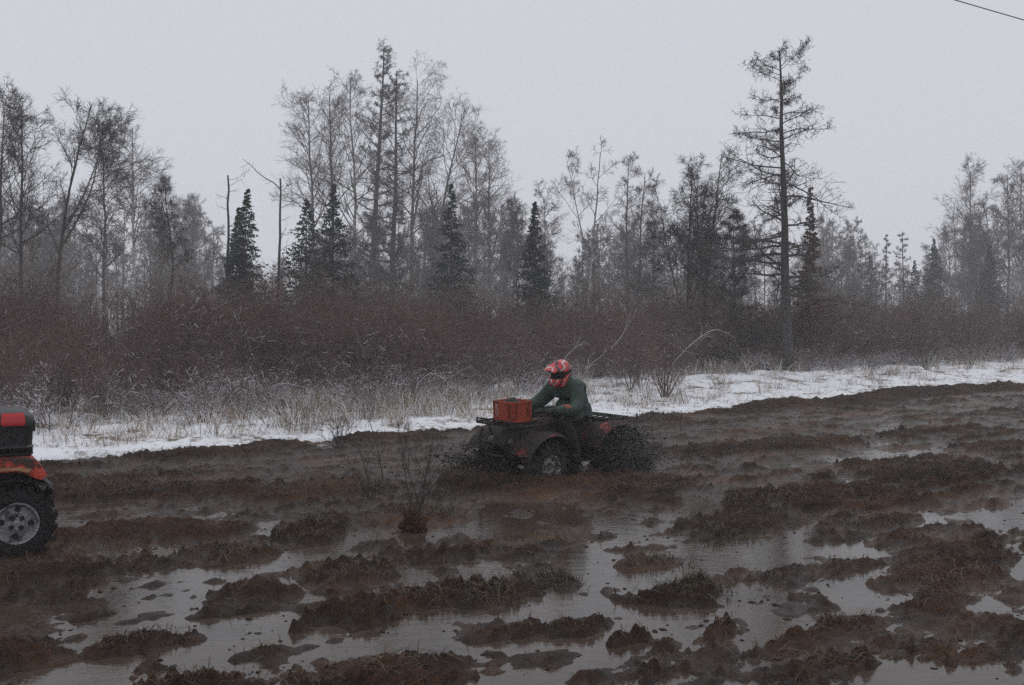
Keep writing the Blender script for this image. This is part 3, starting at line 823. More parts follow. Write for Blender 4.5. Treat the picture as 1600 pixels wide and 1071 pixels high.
# trampled fibres on the peat and a little green grass in the water
m_x = rg.uniform(-9, 12, 260000); m_y = 4.6 + 17 * rg.uniform(0, 1, 260000) ** 1.6
ok = (np.abs(m_x) < 0.56 * m_y + 0.4)
m_x, m_y = m_x[ok], m_y[ok]
hz = mud_h(m_x, m_y)
a_, d_ = trail_ad(m_x, m_y)
patch = gn(m_x * 0.8, m_y * 0.8, 41) + 0.5 * gn(m_x * 2.5, m_y * 2.5, 42)
keep = (hz > 0.03) & (d_ < 0.2) & (patch + 0.5 * rg.uniform(-1, 1, len(m_x)) > 0.05)
P3 = np.stack([m_x, m_y, hz - 0.004], -1)[keep]
P3 = P3[:52000]
print('mud fibres', len(P3))
gp = [blades(rg, P3, rg.uniform(0.02, 0.075, len(P3)), rg.uniform(0.003, 0.008, len(P3)), 1.6, 0.9, 0)]
# greener tufts: rows and spots in the photograph
spots = [(830,903,40,8,50),(740,938,90,12,45),(1020,880,50,12,70),(780,925,60,14,30),(590,770,20,8,80),(690,805,30,8,80),(1080,925,50,12,160),(870,912,26,10,90),(480,835,20,10,40),(1130,845,40,8,60)]
for (cx, cy, sx, sy, n) in spots:
    px = rg.normal(cx, sx * 0.6, n); py = rg.normal(cy, sy * 0.6, n)
    g0 = np.array([tuple(on_ground(a, b))[:2] for a, b in zip(px, py)])
    k = np.repeat(np.arange(n), 4)
    g1 = g0[k] + rg.normal(0, 0.02, (n * 4, 2))
    z = np.maximum(mud_h(g1[:, 0], g1[:, 1]), -0.02) - 0.005
    gp.append(blades(rg, np.concatenate([g1, z[:, None]], 1), rg.uniform(0.03, 0.10, n * 4), rg.uniform(0.003, 0.006, n * 4), 0.9, 0.6, 1))
o = link_mesh('trampled_grass', tube_mesh('trampled_grass', gp, [M['mudgrass'], M['greengrass']]))
tag(o, 'trampled brown and olive grass on the churned mud', kind='stuff')

# floating crumbs of peat and twigs on the water
def lumps(rng, P, r, squash=0.6):
    base = np.array([(1, 0, 0), (-1, 0, 0), (0, 1, 0), (0, -1, 0), (0, 0, 1), (0, 0, -1)], float)
    tri = np.array([(0, 2, 4), (2, 1, 4), (1, 3, 4), (3, 0, 4), (2, 0, 5), (1, 2, 5), (3, 1, 5), (0, 3, 5)])
    n = len(P)
    V = base[None] * rng.uniform(0.6, 1.3, (n, 6, 1)) * r[:, None, None]
    az = rng.uniform(0, 6.28, n); c, s = np.cos(az), np.sin(az)
    x = V[:, :, 0] * c[:, None] - V[:, :, 1] * s[:, None]; y = V[:, :, 0] * s[:, None] + V[:, :, 1] * c[:, None]
    V = np.stack([x, y, V[:, :, 2] * squash], -1) + P[:, None]
    F = (tri[None] + np.arange(n)[:, None, None] * 6).reshape(-1, 3)
    return V.reshape(-1, 3), F
k = (hz < 0.005) & (hz > -0.035) & (rg.uniform(0, 1, len(m_x)) < 0.06)
Pc = np.stack([m_x, m_y, np.full(len(m_x), 0.002)], -1)[k]
V, F = lumps(rg, Pc, rg.uniform(0.005, 0.030, len(Pc)) * rg.uniform(0.2, 1.1, len(Pc)) ** 1.5, 0.4)
o = link_mesh('peat_crumbs', raw_mesh('peat_crumbs', V, [F], [M['mud']]))
tag(o, 'dark crumbs of peat lying in the shallow water', kind='stuff')
# ------------------------------------------------------------------ mesh builder for made things
class MB:
    def __init__(s): s.v, s.f, s.m = [], [], []
    def add(s, vs, fs, m=0):
        o = len(s.v)
        s.v += [tuple(p) for p in vs]
        s.f += [tuple(i + o for i in f) for f in fs]
        s.m += [m] * len(fs)
        return s
    def box(s, c, size, rot=None, m=0, taper=1.0):
        x, y, z = (q / 2 for q in size)
        t = taper
        vs = [Vector(p) for p in ((-x, -y, -z), (x, -y, -z), (x, y, -z), (-x, y, -z), (-x * t, -y * t, z), (x * t, -y * t, z), (x * t, y * t, z), (-x * t, y * t, z))]
        if rot is not None:
            Rm = Euler(rot).to_matrix(); vs = [Rm @ p for p in vs]
        c = Vector(c)
        return s.add([p + c for p in vs], [(0, 3, 2, 1), (4, 5, 6, 7), (0, 1, 5, 4), (1, 2, 6, 5), (2, 3, 7, 6), (3, 0, 4, 7)], m)
    def tube(s, path, r, seg=8, m=0, cap=True, closed=False):
        P = [Vector(p) for p in path]; n = len(P)
        rs = r if isinstance(r, (list, tuple)) else [r] * n
        vs, prev = [], None
        for i in range(n):
            a = P[i - 1] if (i > 0 or closed) else P[i]
            b = P[(i + 1) % n] if (i < n - 1 or closed) else P[i]
            d = (b - a).normalized()
            if prev is None:
                u = d.cross(Vector((0, 0, 1)) if abs(d.z) < 0.9 else Vector((1, 0, 0))).normalized()
            else:
                u = (prev - d * prev.dot(d)).normalized()
            prev = u; v = d.cross(u)
            for k in range(seg):
                t = 2 * math.pi * k / seg
                vs.append(P[i] + (u * math.cos(t) + v * math.sin(t)) * rs[i])
        fs = []
        for i in range(n if closed else n - 1):
            j = (i + 1) % n
            for k in range(seg):
                q = (k + 1) % seg
                fs.append((i * seg + k, i * seg + q, j * seg + q, j * seg + k))
        if cap and not closed:
            fs.append(tuple(range(seg))[::-1]); fs.append(tuple((n - 1) * seg + k for k in range(seg)))
        return s.add(vs, fs, m)
    def lathe(s, prof, seg=28, c=(0, 0, 0), m=0, lump=None):
        """profile of (radius, y) turned about the local y axis"""
        vs, fs = [], []
        n = len(prof)
        for k in range(seg):
            t = 2 * math.pi * k / seg
            for i, (r, y) in enumerate(prof):
                rr = r if lump is None else r + lump(i, k)
                vs.append((c[0] + rr * math.cos(t), c[1] + y, c[2] + rr * math.sin(t)))
        for k in range(seg):
            q = (k + 1) % seg
            for i in range(n - 1):
                fs.append((k * n + i, k * n + i + 1, q * n + i + 1, q * n + i))
        return s.add(vs, fs, m)
    def sheet(s, G, th, m=0):
        """solid shell from a grid of points, thickened along the normals"""
        nr, nc = len(G), len(G[0])
        G = [[Vector(p) for p in row] for row in G]
        Nn = [[None] * nc for _ in range(nr)]
        for i in range(nr):
            for j in range(nc):
                a = G[min(i + 1, nr - 1)][j] - G[max(i - 1, 0)][j]
                b = G[i][min(j + 1, nc - 1)] - G[i][max(j - 1, 0)]
                q = a.cross(b)
                Nn[i][j] = q.normalized() if q.length > 1e-9 else Vector((0, 0, 1))
        vs = [G[i][j] + Nn[i][j] * th / 2 for i in range(nr) for j in range(nc)] + [G[i][j] - Nn[i][j] * th / 2 for i in range(nr) for j in range(nc)]
        o = nr * nc; fs = []
        for i in range(nr - 1):
            for j in range(nc - 1):
                a, b, c, d = i * nc + j, i * nc + j + 1, (i + 1) * nc + j + 1, (i + 1) * nc + j
                fs.append((a, d, c, b)); fs.append((a + o, b + o, c + o, d + o))
        rim = [(0, j) for j in range(nc)] + [(i, nc - 1) for i in range(1, nr)] + [(nr - 1, j) for j in range(nc - 2, -1, -1)] + [(i, 0) for i in range(nr - 2, 0, -1)]
        for k in range(len(rim)):
            (a, b), (c, d) = rim[k], rim[(k + 1) % len(rim)]
            fs.append((a * nc + b, c * nc + d, c * nc + d + o, a * nc + b + o))
        return s.add(vs, fs, m)
    def build(s, name, mats, parent=None, bevel=0.0, loc=None, rot=None, ang=40):
        me = bpy.data.meshes.new(name)
        me.from_pydata(s.v, [], s.f)
        for mm in (mats if isinstance(mats, (list, tuple)) else [mats]): me.materials.append(mm)
        me.polygons.foreach_set('material_index', s.m)
        bm = bmesh.new(); bm.from_mesh(me)
        bmesh.ops.recalc_face_normals(bm, faces=bm.faces[:])
        if bevel:
            es = [e for e in bm.edges if len(e.link_faces) == 2 and e.calc_face_angle(0) > R(35)]
            bmesh.ops.bevel(bm, geom=es, offset=bevel, segments=2, affect='EDGES', profile=0.6)
        bm.to_mesh(me); bm.free()
        me.polygons.foreach_set('use_smooth', [True] * len(me.polygons))
        me.set_sharp_from_angle(angle=R(ang))
        o = link_mesh(name, me, parent)
        if loc is not None: o.location = loc
        if rot is not None: o.rotation_euler = rot
        return o

def smooth_path(pts, n=6):
    P = [Vector(p) for p in pts]; out = []
    for i in range(len(P) - 1):
        p0, p1, p2, p3 = P[max(i - 1, 0)], P[i], P[i + 1], P[min(i + 2, len(P) - 1)]
        for k in range(n):
            t = k / n
            out.append(0.5 * ((2 * p1) + (p2 - p0) * t + (2 * p0 - 5 * p1 + 4 * p2 - p3) * t * t + (-p0 + 3 * p1 - 3 * p2 + p3) * t ** 3))
    out.append(P[-1])
    return out

M['tyre'] = muddy('muddy_tyre_rubber', (0.012, 0.012, 0.013), 0.55, 0.7, 7)
M['tyre_clean'] = muddy('wet_tyre_rubber', (0.010, 0.010, 0.012), 0.28, 0.45, 7, mud=(0.03, 0.024, 0.02))
M['rim'] = muddy('dull_alloy', (0.34, 0.34, 0.36), 0.22, 0.45, 9, 0.6)
M['rim_mud'] = muddy('muddy_grey_rim', (0.34, 0.33, 0.32), 0.42, 0.6, 12, 0.1, mud=(0.06, 0.048, 0.04))
M['hole_shade'] = simple('painted_opening_shade', (0.006, 0.006, 0.006), (0.012, 0.012, 0.012), 10, 0.9, 0)  # near-black colour painted in for the shade inside the rim openings
M['red_mud'] = muddy('mud-caked_red_plastic', (0.32, 0.022, 0.018), 0.66, 0.4, 4.5, mud=(0.024, 0.018, 0.015))
M['red_front'] = muddy('heavily_mud-caked_red_plastic', (0.28, 0.024, 0.018), 0.74, 0.4, 4.0, mud=(0.020, 0.015, 0.013))
M['red_less'] = muddy('splashed_red_plastic', (0.46, 0.042, 0.020), 0.40, 0.35, 7, mud=(0.034, 0.025, 0.02))
M['red'] = muddy('red_plastic', (0.52, 0.030, 0.022), 0.20, 0.32, 5)
M['black_mud'] = muddy('mud-caked_black_plastic', (0.010, 0.010, 0.011), 0.55, 0.5, 5, mud=(0.026, 0.020, 0.017))
M['black'] = simple('black_plastic', (0.008, 0.009, 0.010), (0.018, 0.018, 0.020), 30, 0.45, 0.3, 0.003, r2=0.6)
M['steel'] = muddy('muddy_black_steel', (0.015, 0.015, 0.016), 0.45, 0.45, 9, 0.3, mud=(0.032, 0.025, 0.02))
M['engine'] = muddy('muddy_engine_metal', (0.05, 0.05, 0.052), 0.62, 0.5, 8, 0.5, mud=(0.02, 0.015, 0.012))
M['seat'] = muddy('muddy_seat_vinyl', (0.012, 0.012, 0.013), 0.45, 0.55, 5)
M['stripe'] = simple('faded_orange_stripe', (0.22, 0.11, 0.04), (0.34, 0.15, 0.05), 12, 0.5, 0.1)
M['lens_red'] = simple('red_lens', (0.42, 0.012, 0.016), (0.52, 0.02, 0.02), 20, 0.25, 0.1)
M['lens'] = simple('grimy_headlight_lens', (0.02, 0.017, 0.015), (0.07, 0.065, 0.06), 14, 0.3, 0.1)

def wheel(parent, x, y, z, rad, width, tyre_m, rim_m, side, steer=0.0, rimr=0.152, fancy=False):
    """side +1: outer face towards the rider's left"""
    w = empty('wheel', (x, y, z), steer, parent)
    hw = width / 2
    prof = [(rimr * 1.0, -hw * 0.72), (rimr + 0.02, -hw * 0.98), (rad * 0.80, -hw * 1.02), (rad * 0.93, -hw * 0.9), (rad * 0.985, -hw * 0.6), (rad, 0), (rad * 0.985, hw * 0.6), (rad * 0.93, hw * 0.9), (rad * 0.80, hw * 1.02), (rimr + 0.02, hw * 0.98), (rimr, hw * 0.72)]
    mb = MB(); mb.lathe(prof, 36)
    for k in range(18):                                   # raised mud lugs, two slanting rows and shoulder blocks
        t = 2 * math.pi * k / 18
        for sgn in (-1, 1):
            tt = t + (0.17 if sgn > 0 else 0)
            cx, cz = math.cos(tt), math.sin(tt)
            mb.box(((rad + 0.004) * cx, sgn * hw * 0.42, (rad + 0.004) * cz), (0.030, hw * 0.62, 0.042), (0, -tt, sgn * 0.0), 0)
            mb.box(((rad * 0.945) * cx, sgn * hw * 0.93, (rad * 0.945) * cz), (0.055, 0.035, 0.040), (0, -tt, 0), 0)
    mb.build('tyre', tyre_m, w)
    o = side * hw
    rm = MB()
    pr = [(rimr, -o * 0.78), (rimr + 0.006, -o * 0.80), (rimr - 0.012, -o * 0.5), (rimr * 0.86, 0), (rimr * 0.90, o * 0.55), (rimr + 0.004, o * 0.86), (rimr + 0.010, o * 0.92), (rimr - 0.004, o * 0.90), (rimr - 0.016, o * 0.66),
          (rimr * 0.80, o * 0.52), (rimr * 0.42, o * 0.66), (rimr * 0.36, o * 0.74), (0.030, o * 0.74), (0.026, o * 0.86), (0.001, o * 0.88)]
    rm.lathe(pr, 32)
    def disc(px, pz, r, yy, depth):  # closed dark disc on the rim, its colour standing for a shaded opening
        ring = [(r * math.cos(q * math.pi / 7) + px, yy, r * math.sin(q * math.pi / 7) + pz) for q in range(14)]
        ring2 = [(a, yy - side * depth, c) for a, b, c in ring]
        rm.add(ring + ring2, [tuple(range(14))] + [(i, (i + 1) % 14, 14 + (i + 1) % 14, 14 + i) for i in range(14)], 1)
    for k in range(4):
        t = math.pi / 2 * k + (0.1 if fancy else 0.5)
        disc(rimr * 0.68 * math.cos(t), rimr * 0.68 * math.sin(t), 0.023 if fancy else 0.018, o * 0.615 , 0.02)
        t += math.pi / 4
        disc(rimr * 0.33 * math.cos(t), rimr * 0.33 * math.sin(t), 0.019 if fancy else 0.010, o * 0.752, 0.02)
    rm.build('rim', [rim_m, M['hole_shade']], w)
    return w

def fender(parent, xc, zc, rad, y0, y1, t0, t1, mat, flare=0.03, drop=0.05, name='fender', n=12):
    """arched mudguard over a wheel: angles t0..t1 (degrees, 0 forward, 90 up), from y0 (inside) to y1 (outside)"""
    G = []
    for i in range(n + 1):
        t = R(t0 + (t1 - t0) * i / n)
        row = []
        for j in range(6):
            u = j / 5
            rr = rad + 0.015 * math.sin(u * math.pi) + (flare * u * u)
            dz = -drop * max(0, u - 0.7) / 0.3
            row.append((xc + rr * math.cos(t), y0 + (y1 - y0) * u, zc + rr * math.sin(t) * 0.92 + dz))
        G.append(row)
    return MB().sheet(G, 0.012).build(name, mat, parent)

def rack(parent, x0, x1, hw, z, n=7, name='rack'):
    mb = MB()
    c = 0.06
    loop = [(x0 + c, -hw, z), (x1 - c, -hw, z), (x1, -hw + c, z), (x1, hw - c, z), (x1 - c, hw, z), (x0 + c, hw, z), (x0, hw - c, z), (x0, -hw + c, z)]
    mb.tube(loop, 0.013, 8, closed=True)
    for i in range(n):
        y = -hw + 2 * hw * (i + 0.5) / n
        mb.tube([(x0, y, z), (x1, y, z)], 0.009, 6)
    for xx in (x0 + 0.12, x1 - 0.12):
        mb.tube([(xx, -hw, z), (xx, hw, z)], 0.010, 6)
        for s in (-1, 1):
            mb.tube([(xx, s * hw * 0.7, z), (xx * 0.96, s * hw * 0.62, z - 0.16)], 0.011, 6)
    # raised end rail
    if z > 0.78: mb.tube([(x1 if x1 > 0 else x0, -hw + c, z), (x1 if x1 > 0 else x0, -hw + c, z + 0.05), (x1 if x1 > 0 else x0, hw - c, z + 0.05), (x1 if x1 > 0 else x0, hw - c, z)], 0.011, 6)
    return mb.build(name, M['steel'], parent)

def quad_bike(root, rad=0.30, rr_end=-1.0, rwb=0.61, body=None, rear=None, black=None, tyre_m=None, rim_m=None, fancy=False, steer=0.0, box=False):
    return _quad(root, rad, rr_end, rwb, body, rear, black, tyre_m, rim_m, fancy, steer)
def _quad(root, rad, rr_end, rwb, body, rear, black, tyre_m, rim_m, fancy, steer):
    short_rack = rr_end > -0.8
    wb, tr = 0.61, 0.41
    for sx, sy in ((1, 1), (1, -1), (-1, 1), (-1, -1)):
        wheel(root, wb if sx > 0 else -rwb, sy * tr, rad, rad, 0.21 if sx > 0 else 0.25, tyre_m, rim_m, sy, steer if sx > 0 else 0.0, fancy=fancy)
    # frame, belly and engine
    f = MB()
    f.box((0, 0, 0.30), (1.15, 0.30, 0.07))
    for s in (-1, 1):
        f.tube(smooth_path([(0.86, s * 0.13, 0.42), (0.55, s * 0.15, 0.34), (0.0, s * 0.16, 0.30), (-0.5, s * 0.16, 0.36), (-0.84, s * 0.15, 0.60)]), 0.018, 8)
        f.tube([(0.80, s * 0.13, 0.42), (0.62, s * 0.14, 0.68)], 0.016, 8)
        f.tube([(-0.80, s * 0.15, 0.58), (-0.30, s * 0.14, 0.66), (0.55, s * 0.12, 0.66)], 0.016, 8)
    f.build('frame', M['steel'], root)
    e = MB()
    e.box((0.02, 0, 0.44), (0.42, 0.30, 0.26)); e.box((0.12, 0, 0.58), (0.20, 0.20, 0.14))
    e.lathe([(0.001, 0.17), (0.10, 0.17), (0.11, 0.14), (0.11, 0.10)], 18, (-0.08, 0, 0.42))
    for k in range(5): e.box((0.12, 0, 0.50 + 0.026 * k), (0.24, 0.24, 0.008))
    e.build('engine', M['engine'], root, 0.006)
    ex = MB(); ex.tube([(-0.40, -0.20, 0.50), (-0.86, -0.20, 0.55)], [0.06, 0.055], 12); ex.tube(smooth_path([(0.15, -0.14, 0.52), (0.0, -0.2, 0.46), (-0.40, -0.20, 0.50)]), 0.022, 8)
    ex.build('exhaust', M['engine'], root)
    # suspension
    for s in (-1, 1):
        su = MB()
        top = Vector((wb - 0.04, s * 0.17, 0.66)); low = Vector((wb, s * (tr - 0.12), rad + 0.02))
        su.tube([(wb + 0.12, s * 0.12, 0.34), (wb, s * (tr - 0.08), rad)], 0.014, 6)
        su.tube([(wb - 0.14, s * 0.12, 0.34), (wb, s * (tr - 0.08), rad)], 0.014, 6)
        n_ = 44
        pth = [low.lerp(top, k / n_) for k in range(n_ + 1)]
        su.tube(pth, [0.026 + 0.014 * (0.15 < k / n_ < 0.85) * (0.5 + 0.5 * math.sin(k * 1.4)) for k in range(n_ + 1)], 8)
        su.build('suspension_arm', M['steel'], root)
    ax = MB()
    ax.tube([(-rwb, -tr + 0.06, rad), (-rwb, -0.08, rad), (-rwb, -0.08, rad), (-rwb, 0.08, rad), (-rwb, 0.08, rad), (-rwb, tr - 0.06, rad)], [0.035, 0.035, 0.10, 0.10, 0.035, 0.035], 12)
    ax.build('rear_axle', M['steel'], root)
    # mudguards
    for s in (1, -1):
        fender(root, wb, rad + 0.05, rad + 0.085, s * 0.20, s * 0.56, 22, 158, body, name='front_fender')
        fender(root, -rwb, rad + 0.05, rad + (0.105 if not short_rack else 0.055), s * 0.20, s * 0.58, 18, 165 if not short_rack else 135, rear, name='rear_fender')
    # footwells
    for s in (1, -1):
        g = []
        for (x, z) in ((0.30, 0.60), (0.26, 0.45), (0.20, 0.315), (0.0, 0.30), (-0.18, 0.315), (-0.24, 0.44), (-0.28, 0.58)):
            g.append([(x, s * y, z + dz) for y, dz in ((0.17, 0.01), (0.26, 0.0), (0.40, 0.0), (0.50, 0.02))])
        MB().sheet(g, 0.012).build('footwell', black, root)
    # nose, tank, seat
    G = []
    for (x, w, z, crown) in ((0.95, 0.16, 0.55, 0.02), (0.93, 0.24, 0.62, 0.03), (0.84, 0.28, 0.70, 0.03), (0.66, 0.27, 0.745, 0.03), (0.48, 0.20, 0.77, 0.04), (0.40, 0.14, 0.79, 0.04)):
        G.append([(x, w * math.sin(q), z - crown * 2.4 * (1 - math.cos(q)) - 0.10 * abs(math.sin(q)) ** 6) for q in [(-1 + k / 5) * math.pi / 2 for k in range(11)]])
    MB().sheet(G, 0.014).build('nose_cowl', body, root)
    tk = MB(); G = []
    for (x, w, z0, z1) in ((0.46, 0.09, 0.60, 0.76), (0.40, 0.13, 0.57, 0.81), (0.25, 0.155, 0.55, 0.825), (0.10, 0.15, 0.55, 0.80), (0.0, 0.12, 0.56, 0.75)):
        G.append([(x, w * math.copysign(abs(math.cos(q)) ** 0.7, math.cos(q)), (z0 + z1) / 2 + (z1 - z0) / 2 * math.copysign(abs(math.sin(q)) ** 0.7, math.sin(q))) for q in [2 * math.pi * k / 16 for k in range(17)]])
    tk.sheet(G, 0.01); tk.lathe([(0.001, 0), (0.03, 0), (0.034, 0), (0.034, 0.01)], 12, (0.22, 0, 0.0)) if False else None
    t_o = tk.build('fuel_tank', body, root)
    MB().tube([(0.24, 0, 0.815), (0.24, 0, 0.85)], 0.035, 14).build('fuel_cap', M['black'], t_o)
    st = MB(); G = []
    for (x, w, z1, th) in ((0.06, 0.09, 0.75, 0.10), (0.0, 0.125, 0.74, 0.14), (-0.15, 0.15, 0.72, 0.15), (-0.35, 0.16, 0.725, 0.15), (-0.44, 0.155, 0.735, 0.15), (-0.50, 0.13, 0.735, 0.13), (-0.52, 0.10, 0.715, 0.08)):
        G.append([(x, w * math.copysign(abs(math.cos(q)) ** 0.55, math.cos(q)), z1 - th / 2 + th / 2 * math.copysign(abs(math.sin(q)) ** 0.55, math.sin(q))) for q in [2 * math.pi * k / 18 for k in range(19)]])
    st.sheet(G, 0.008)
    for g in (G[0], G[-1]): st.add(g[:-1], [tuple(range(18))])
    st.build('seat', M['seat'], root)
    # side panel and tail
    for s in (1, -1):
        MB().sheet([[(0.30, s * 0.165, 0.68), (0.30, s * 0.175, 0.55)], [(0.0, s * 0.17, 0.66), (0.0, s * 0.185, 0.50)], [(-0.35, s * 0.19, 0.68), (-0.33, s * 0.20, 0.55)]], 0.01).build('side_panel', body, root)
    tx = 0.10 if not short_rack else 0.16
    MB().box((-0.90 + tx, 0, 0.64), (0.05, 0.34, 0.10)).build('tail_panel', black, root, 0.01)
    for s in (1, -1): MB().box((-0.93 + tx, s * 0.12, 0.645), (0.02, 0.08, 0.05)).build('tail_light', M['lens_red'], root, 0.006)
    for s in (1, -1):
        hl = MB(); hl.lathe([(0.055, 0), (0.05, 0.03), (0.03, 0.045), (0.001, 0.05)], 16)
        hl.build('headlight', M['lens'], root, loc=(0.925, s * 0.15, 0.60), rot=(0, 0, -math.pi / 2))
    # racks, bumper, handlebar
    rack(root, 0.50, 1.00, 0.40, 0.805, 7, 'front_rack')
    rack(root, rr_end, -0.30 if short_rack else -0.46, 0.43, 0.805 if short_rack else 0.748, 8, 'rear_rack')
    bp = MB()
    bp.tube(smooth_path([(0.86, -0.15, 0.36), (1.02, -0.18, 0.42), (1.06, -0.22, 0.60), (1.0, -0.24, 0.74)]), 0.016, 8)
    bp.tube(smooth_path([(0.86, 0.15, 0.36), (1.02, 0.18, 0.42), (1.06, 0.22, 0.60), (1.0, 0.24, 0.74)]), 0.016, 8)
    for z, w in ((0.45, 0.19), (0.60, 0.22)): bp.tube([(1.045, -w, z), (1.045, w, z)], 0.014, 8)
    bp.box((1.0, 0, 0.38), (0.03, 0.34, 0.16), (0, 0.3, 0))
    bp.build('bumper', M['steel'], root)
    hb = MB()
    hb.tube(smooth_path([(0.44, -0.40, 0.925), (0.48, -0.28, 0.93), (0.52, -0.12, 0.915), (0.53, 0, 0.90), (0.52, 0.12, 0.915), (0.48, 0.28, 0.93), (0.44, 0.40, 0.925)]), 0.012, 8)
    hb.tube([(0.53, 0, 0.90), (0.60, 0, 0.66)], 0.02, 8)
    h_o = hb.build('handlebar', M['steel'], root)
    for s in (1, -1):
        MB().tube([(0.44, s * 0.405, 0.925), (0.475, s * 0.29, 0.93)], 0.019, 10).build('grip', M['black'], h_o)
        MB().tube(smooth_path([(0.50, s * 0.26, 0.925), (0.53, s * 0.31, 0.92), (0.50, s * 0.40, 0.915)], 4), 0.006, 6).build('lever', M['steel'], h_o)
    MB().box((0.54, 0, 0.945), (0.12, 0.15, 0.07), (0, -0.3, 0)).build('instrument_pod', M['black'], h_o, 0.012)

# ---- the quad bike ploughing through the mud in the middle
HEAD = math.pi + R(43)
qb = empty('quad_bike', (0.555, 12.93, -0.085), HEAD)
tag(qb, 'mud-caked red quad bike with a rider, ploughing through the water', 'quad bike', 'red quad bikes on the track')
quad_bike(qb, 0.30, -0.88, 0.54, M['red_front'], M['red_mud'], M['black_mud'], M['tyre'], M['rim_mud'], steer=0.10)
qb.rotation_euler = (R(-1.5), R(2.0), HEAD)

# ---- the quad bike leaving at the left edge
W2 = 193.0
h2 = math.pi + R(31)
fwd2, lef2 = Vector((math.cos(h2), math.sin(h2), 0)), Vector((-math.sin(h2), math.cos(h2), 0))
wc = at_depth(27, 819, 8.5)
q2 = empty('quad_bike', (wc + fwd2 * 0.61 * 1.05 - lef2 * 0.54 * 1.05), h2)
q2.location.z = wc.z - 0.282 * 1.05
q2.scale = (1.05, 1.05, 1.05)
tag(q2, 'cleaner red quad bike with black rear box, half out of the left edge', 'quad bike', 'red quad bikes on the track')
quad_bike(q2, 0.282, -0.735, 0.61, M['red'], M['black_mud'], M['black_mud'], M['tyre_clean'], M['rim'], fancy=True)

def red_panel(root):
    """the upper red mudguard skin over the black inner guard, with its stripe, on both sides"""
    for s in (1, -1):
        top = [(-0.15, 0.745), (-0.45, 0.775), (-0.66, 0.775), (-0.74, 0.765), (-0.79, 0.70), (-0.82, 0.645)]
        bot = [(-0.15, 0.675), (-0.45, 0.695), (-0.60, 0.690), (-0.675, 0.665), (-0.73, 0.635), (-0.775, 0.615)]
        G = []
        for (xa, za), (xb, zb) in zip(top, bot):
            G.append([(xa, s * 0.20, za + 0.012), (xa, s * 0.44, za + 0.010), (xa, s * 0.56, za), (xa * 0.5 + xb * 0.5, s * 0.590, (za + zb) / 2), (xb, s * 0.600, zb)])
        p = MB().sheet(G, 0.012).build('fender_panel', M['red_less'], root)
        sg = []
        for (xa, za), (xb, zb) in list(zip(top, bot))[:4]:
            sg.append([(xa * 0.55 + xb * 0.45, s * 0.5985, za * 0.40 + zb * 0.60), (xb * 0.8 + xa * 0.2, s * 0.607, za * 0.12 + zb * 0.88)])
        MB().sheet(sg, 0.004).build('stripe', M['stripe'], p)
        gg = [[(-0.66, s * 0.22, 0.68), (-0.66, s * 0.56, 0.67)], [(-0.78, s * 0.22, 0.63), (-0.78, s * 0.56, 0.62)], [(-0.85, s * 0.24, 0.56), (-0.85, s * 0.55, 0.55)], [(-0.86, s * 0.26, 0.50), (-0.86, s * 0.54, 0.49)], [(-0.80, s * 0.28, 0.42), (-0.80, s * 0.52, 0.42)]]
        MB().sheet(gg, 0.012).build('mud_flap', M['black_mud'], root)
red_panel(q2)

def cargo_box(root):
    b = MB()
    x0, x1, hw, z0, z1 = -0.745, -0.20, 0.42, 0.835, 1.02
    G = []
    for (z, g) in ((z0, 0.0), (z0 + 0.02, 0.012), (z0 + 0.035, 0.0), (z1 - 0.02, 0.008), (z1, 0.012)):
        row = []
        for k in range(33):
            q = 2 * math.pi * k / 32
            ex = 0.22
            cx = math.copysign(abs(math.cos(q)) ** ex, math.cos(q)); cy = math.copysign(abs(math.sin(q)) ** ex, math.sin(q))
            row.append(((x0 + x1) / 2 + ((x1 - x0) / 2 + g) * cx, (hw + g) * cy, z))
        G.append(row)
    b.sheet(G, 0.006); b.add(G[0][:-1], [tuple(range(32))])
    b_o = b.build('cargo_box', M['black'], root)
    l = MB(); G = []
    for (z, g) in ((z1 + 0.002, 0.022), (z1 + 0.03, 0.024), (z1 + 0.075, 0.012), (z1 + 0.10, -0.02), (z1 + 0.112, -0.10), (z1 + 0.115, -0.2)):
        row = []
        for k in range(33):
            q = 2 * math.pi * k / 32
            ex = 0.24
            cx = math.copysign(abs(math.cos(q)) ** ex, math.cos(q)); cy = math.copysign(abs(math.sin(q)) ** ex, math.sin(q))
            row.append(((x0 + x1) / 2 + ((x1 - x0) / 2 + g) * cx, (hw + g) * cy, z))
        G.append(row)
    l.sheet(G, 0.006); l.add(G[-1][:-1], [tuple(range(32))])
    l.build('lid', M['black'], b_o)
    for s in (1, -1):
        r_ = MB()
        r_.sheet([[(-0.675, s * 0.449, z1 + 0.012), (-0.52, s * 0.449, z1 + 0.012)], [(-0.685, s * 0.452, z1 + 0.03), (-0.51, s * 0.452, z1 + 0.03)], [(-0.68, s * 0.442, z1 + 0.078), (-0.515, s * 0.442, z1 + 0.078)], [(-0.675, s * 0.415, z1 + 0.102), (-0.52, s * 0.415, z1 + 0.102)]], 0.014)
        r_.build('reflector', M['lens_red'], b_o)
    for yy in (-0.25, 0.25): MB().box((-0.765, yy, 1.0), (0.02, 0.05, 0.07)).build('latch', M['steel'], b_o, 0.004)
cargo_box(q2)

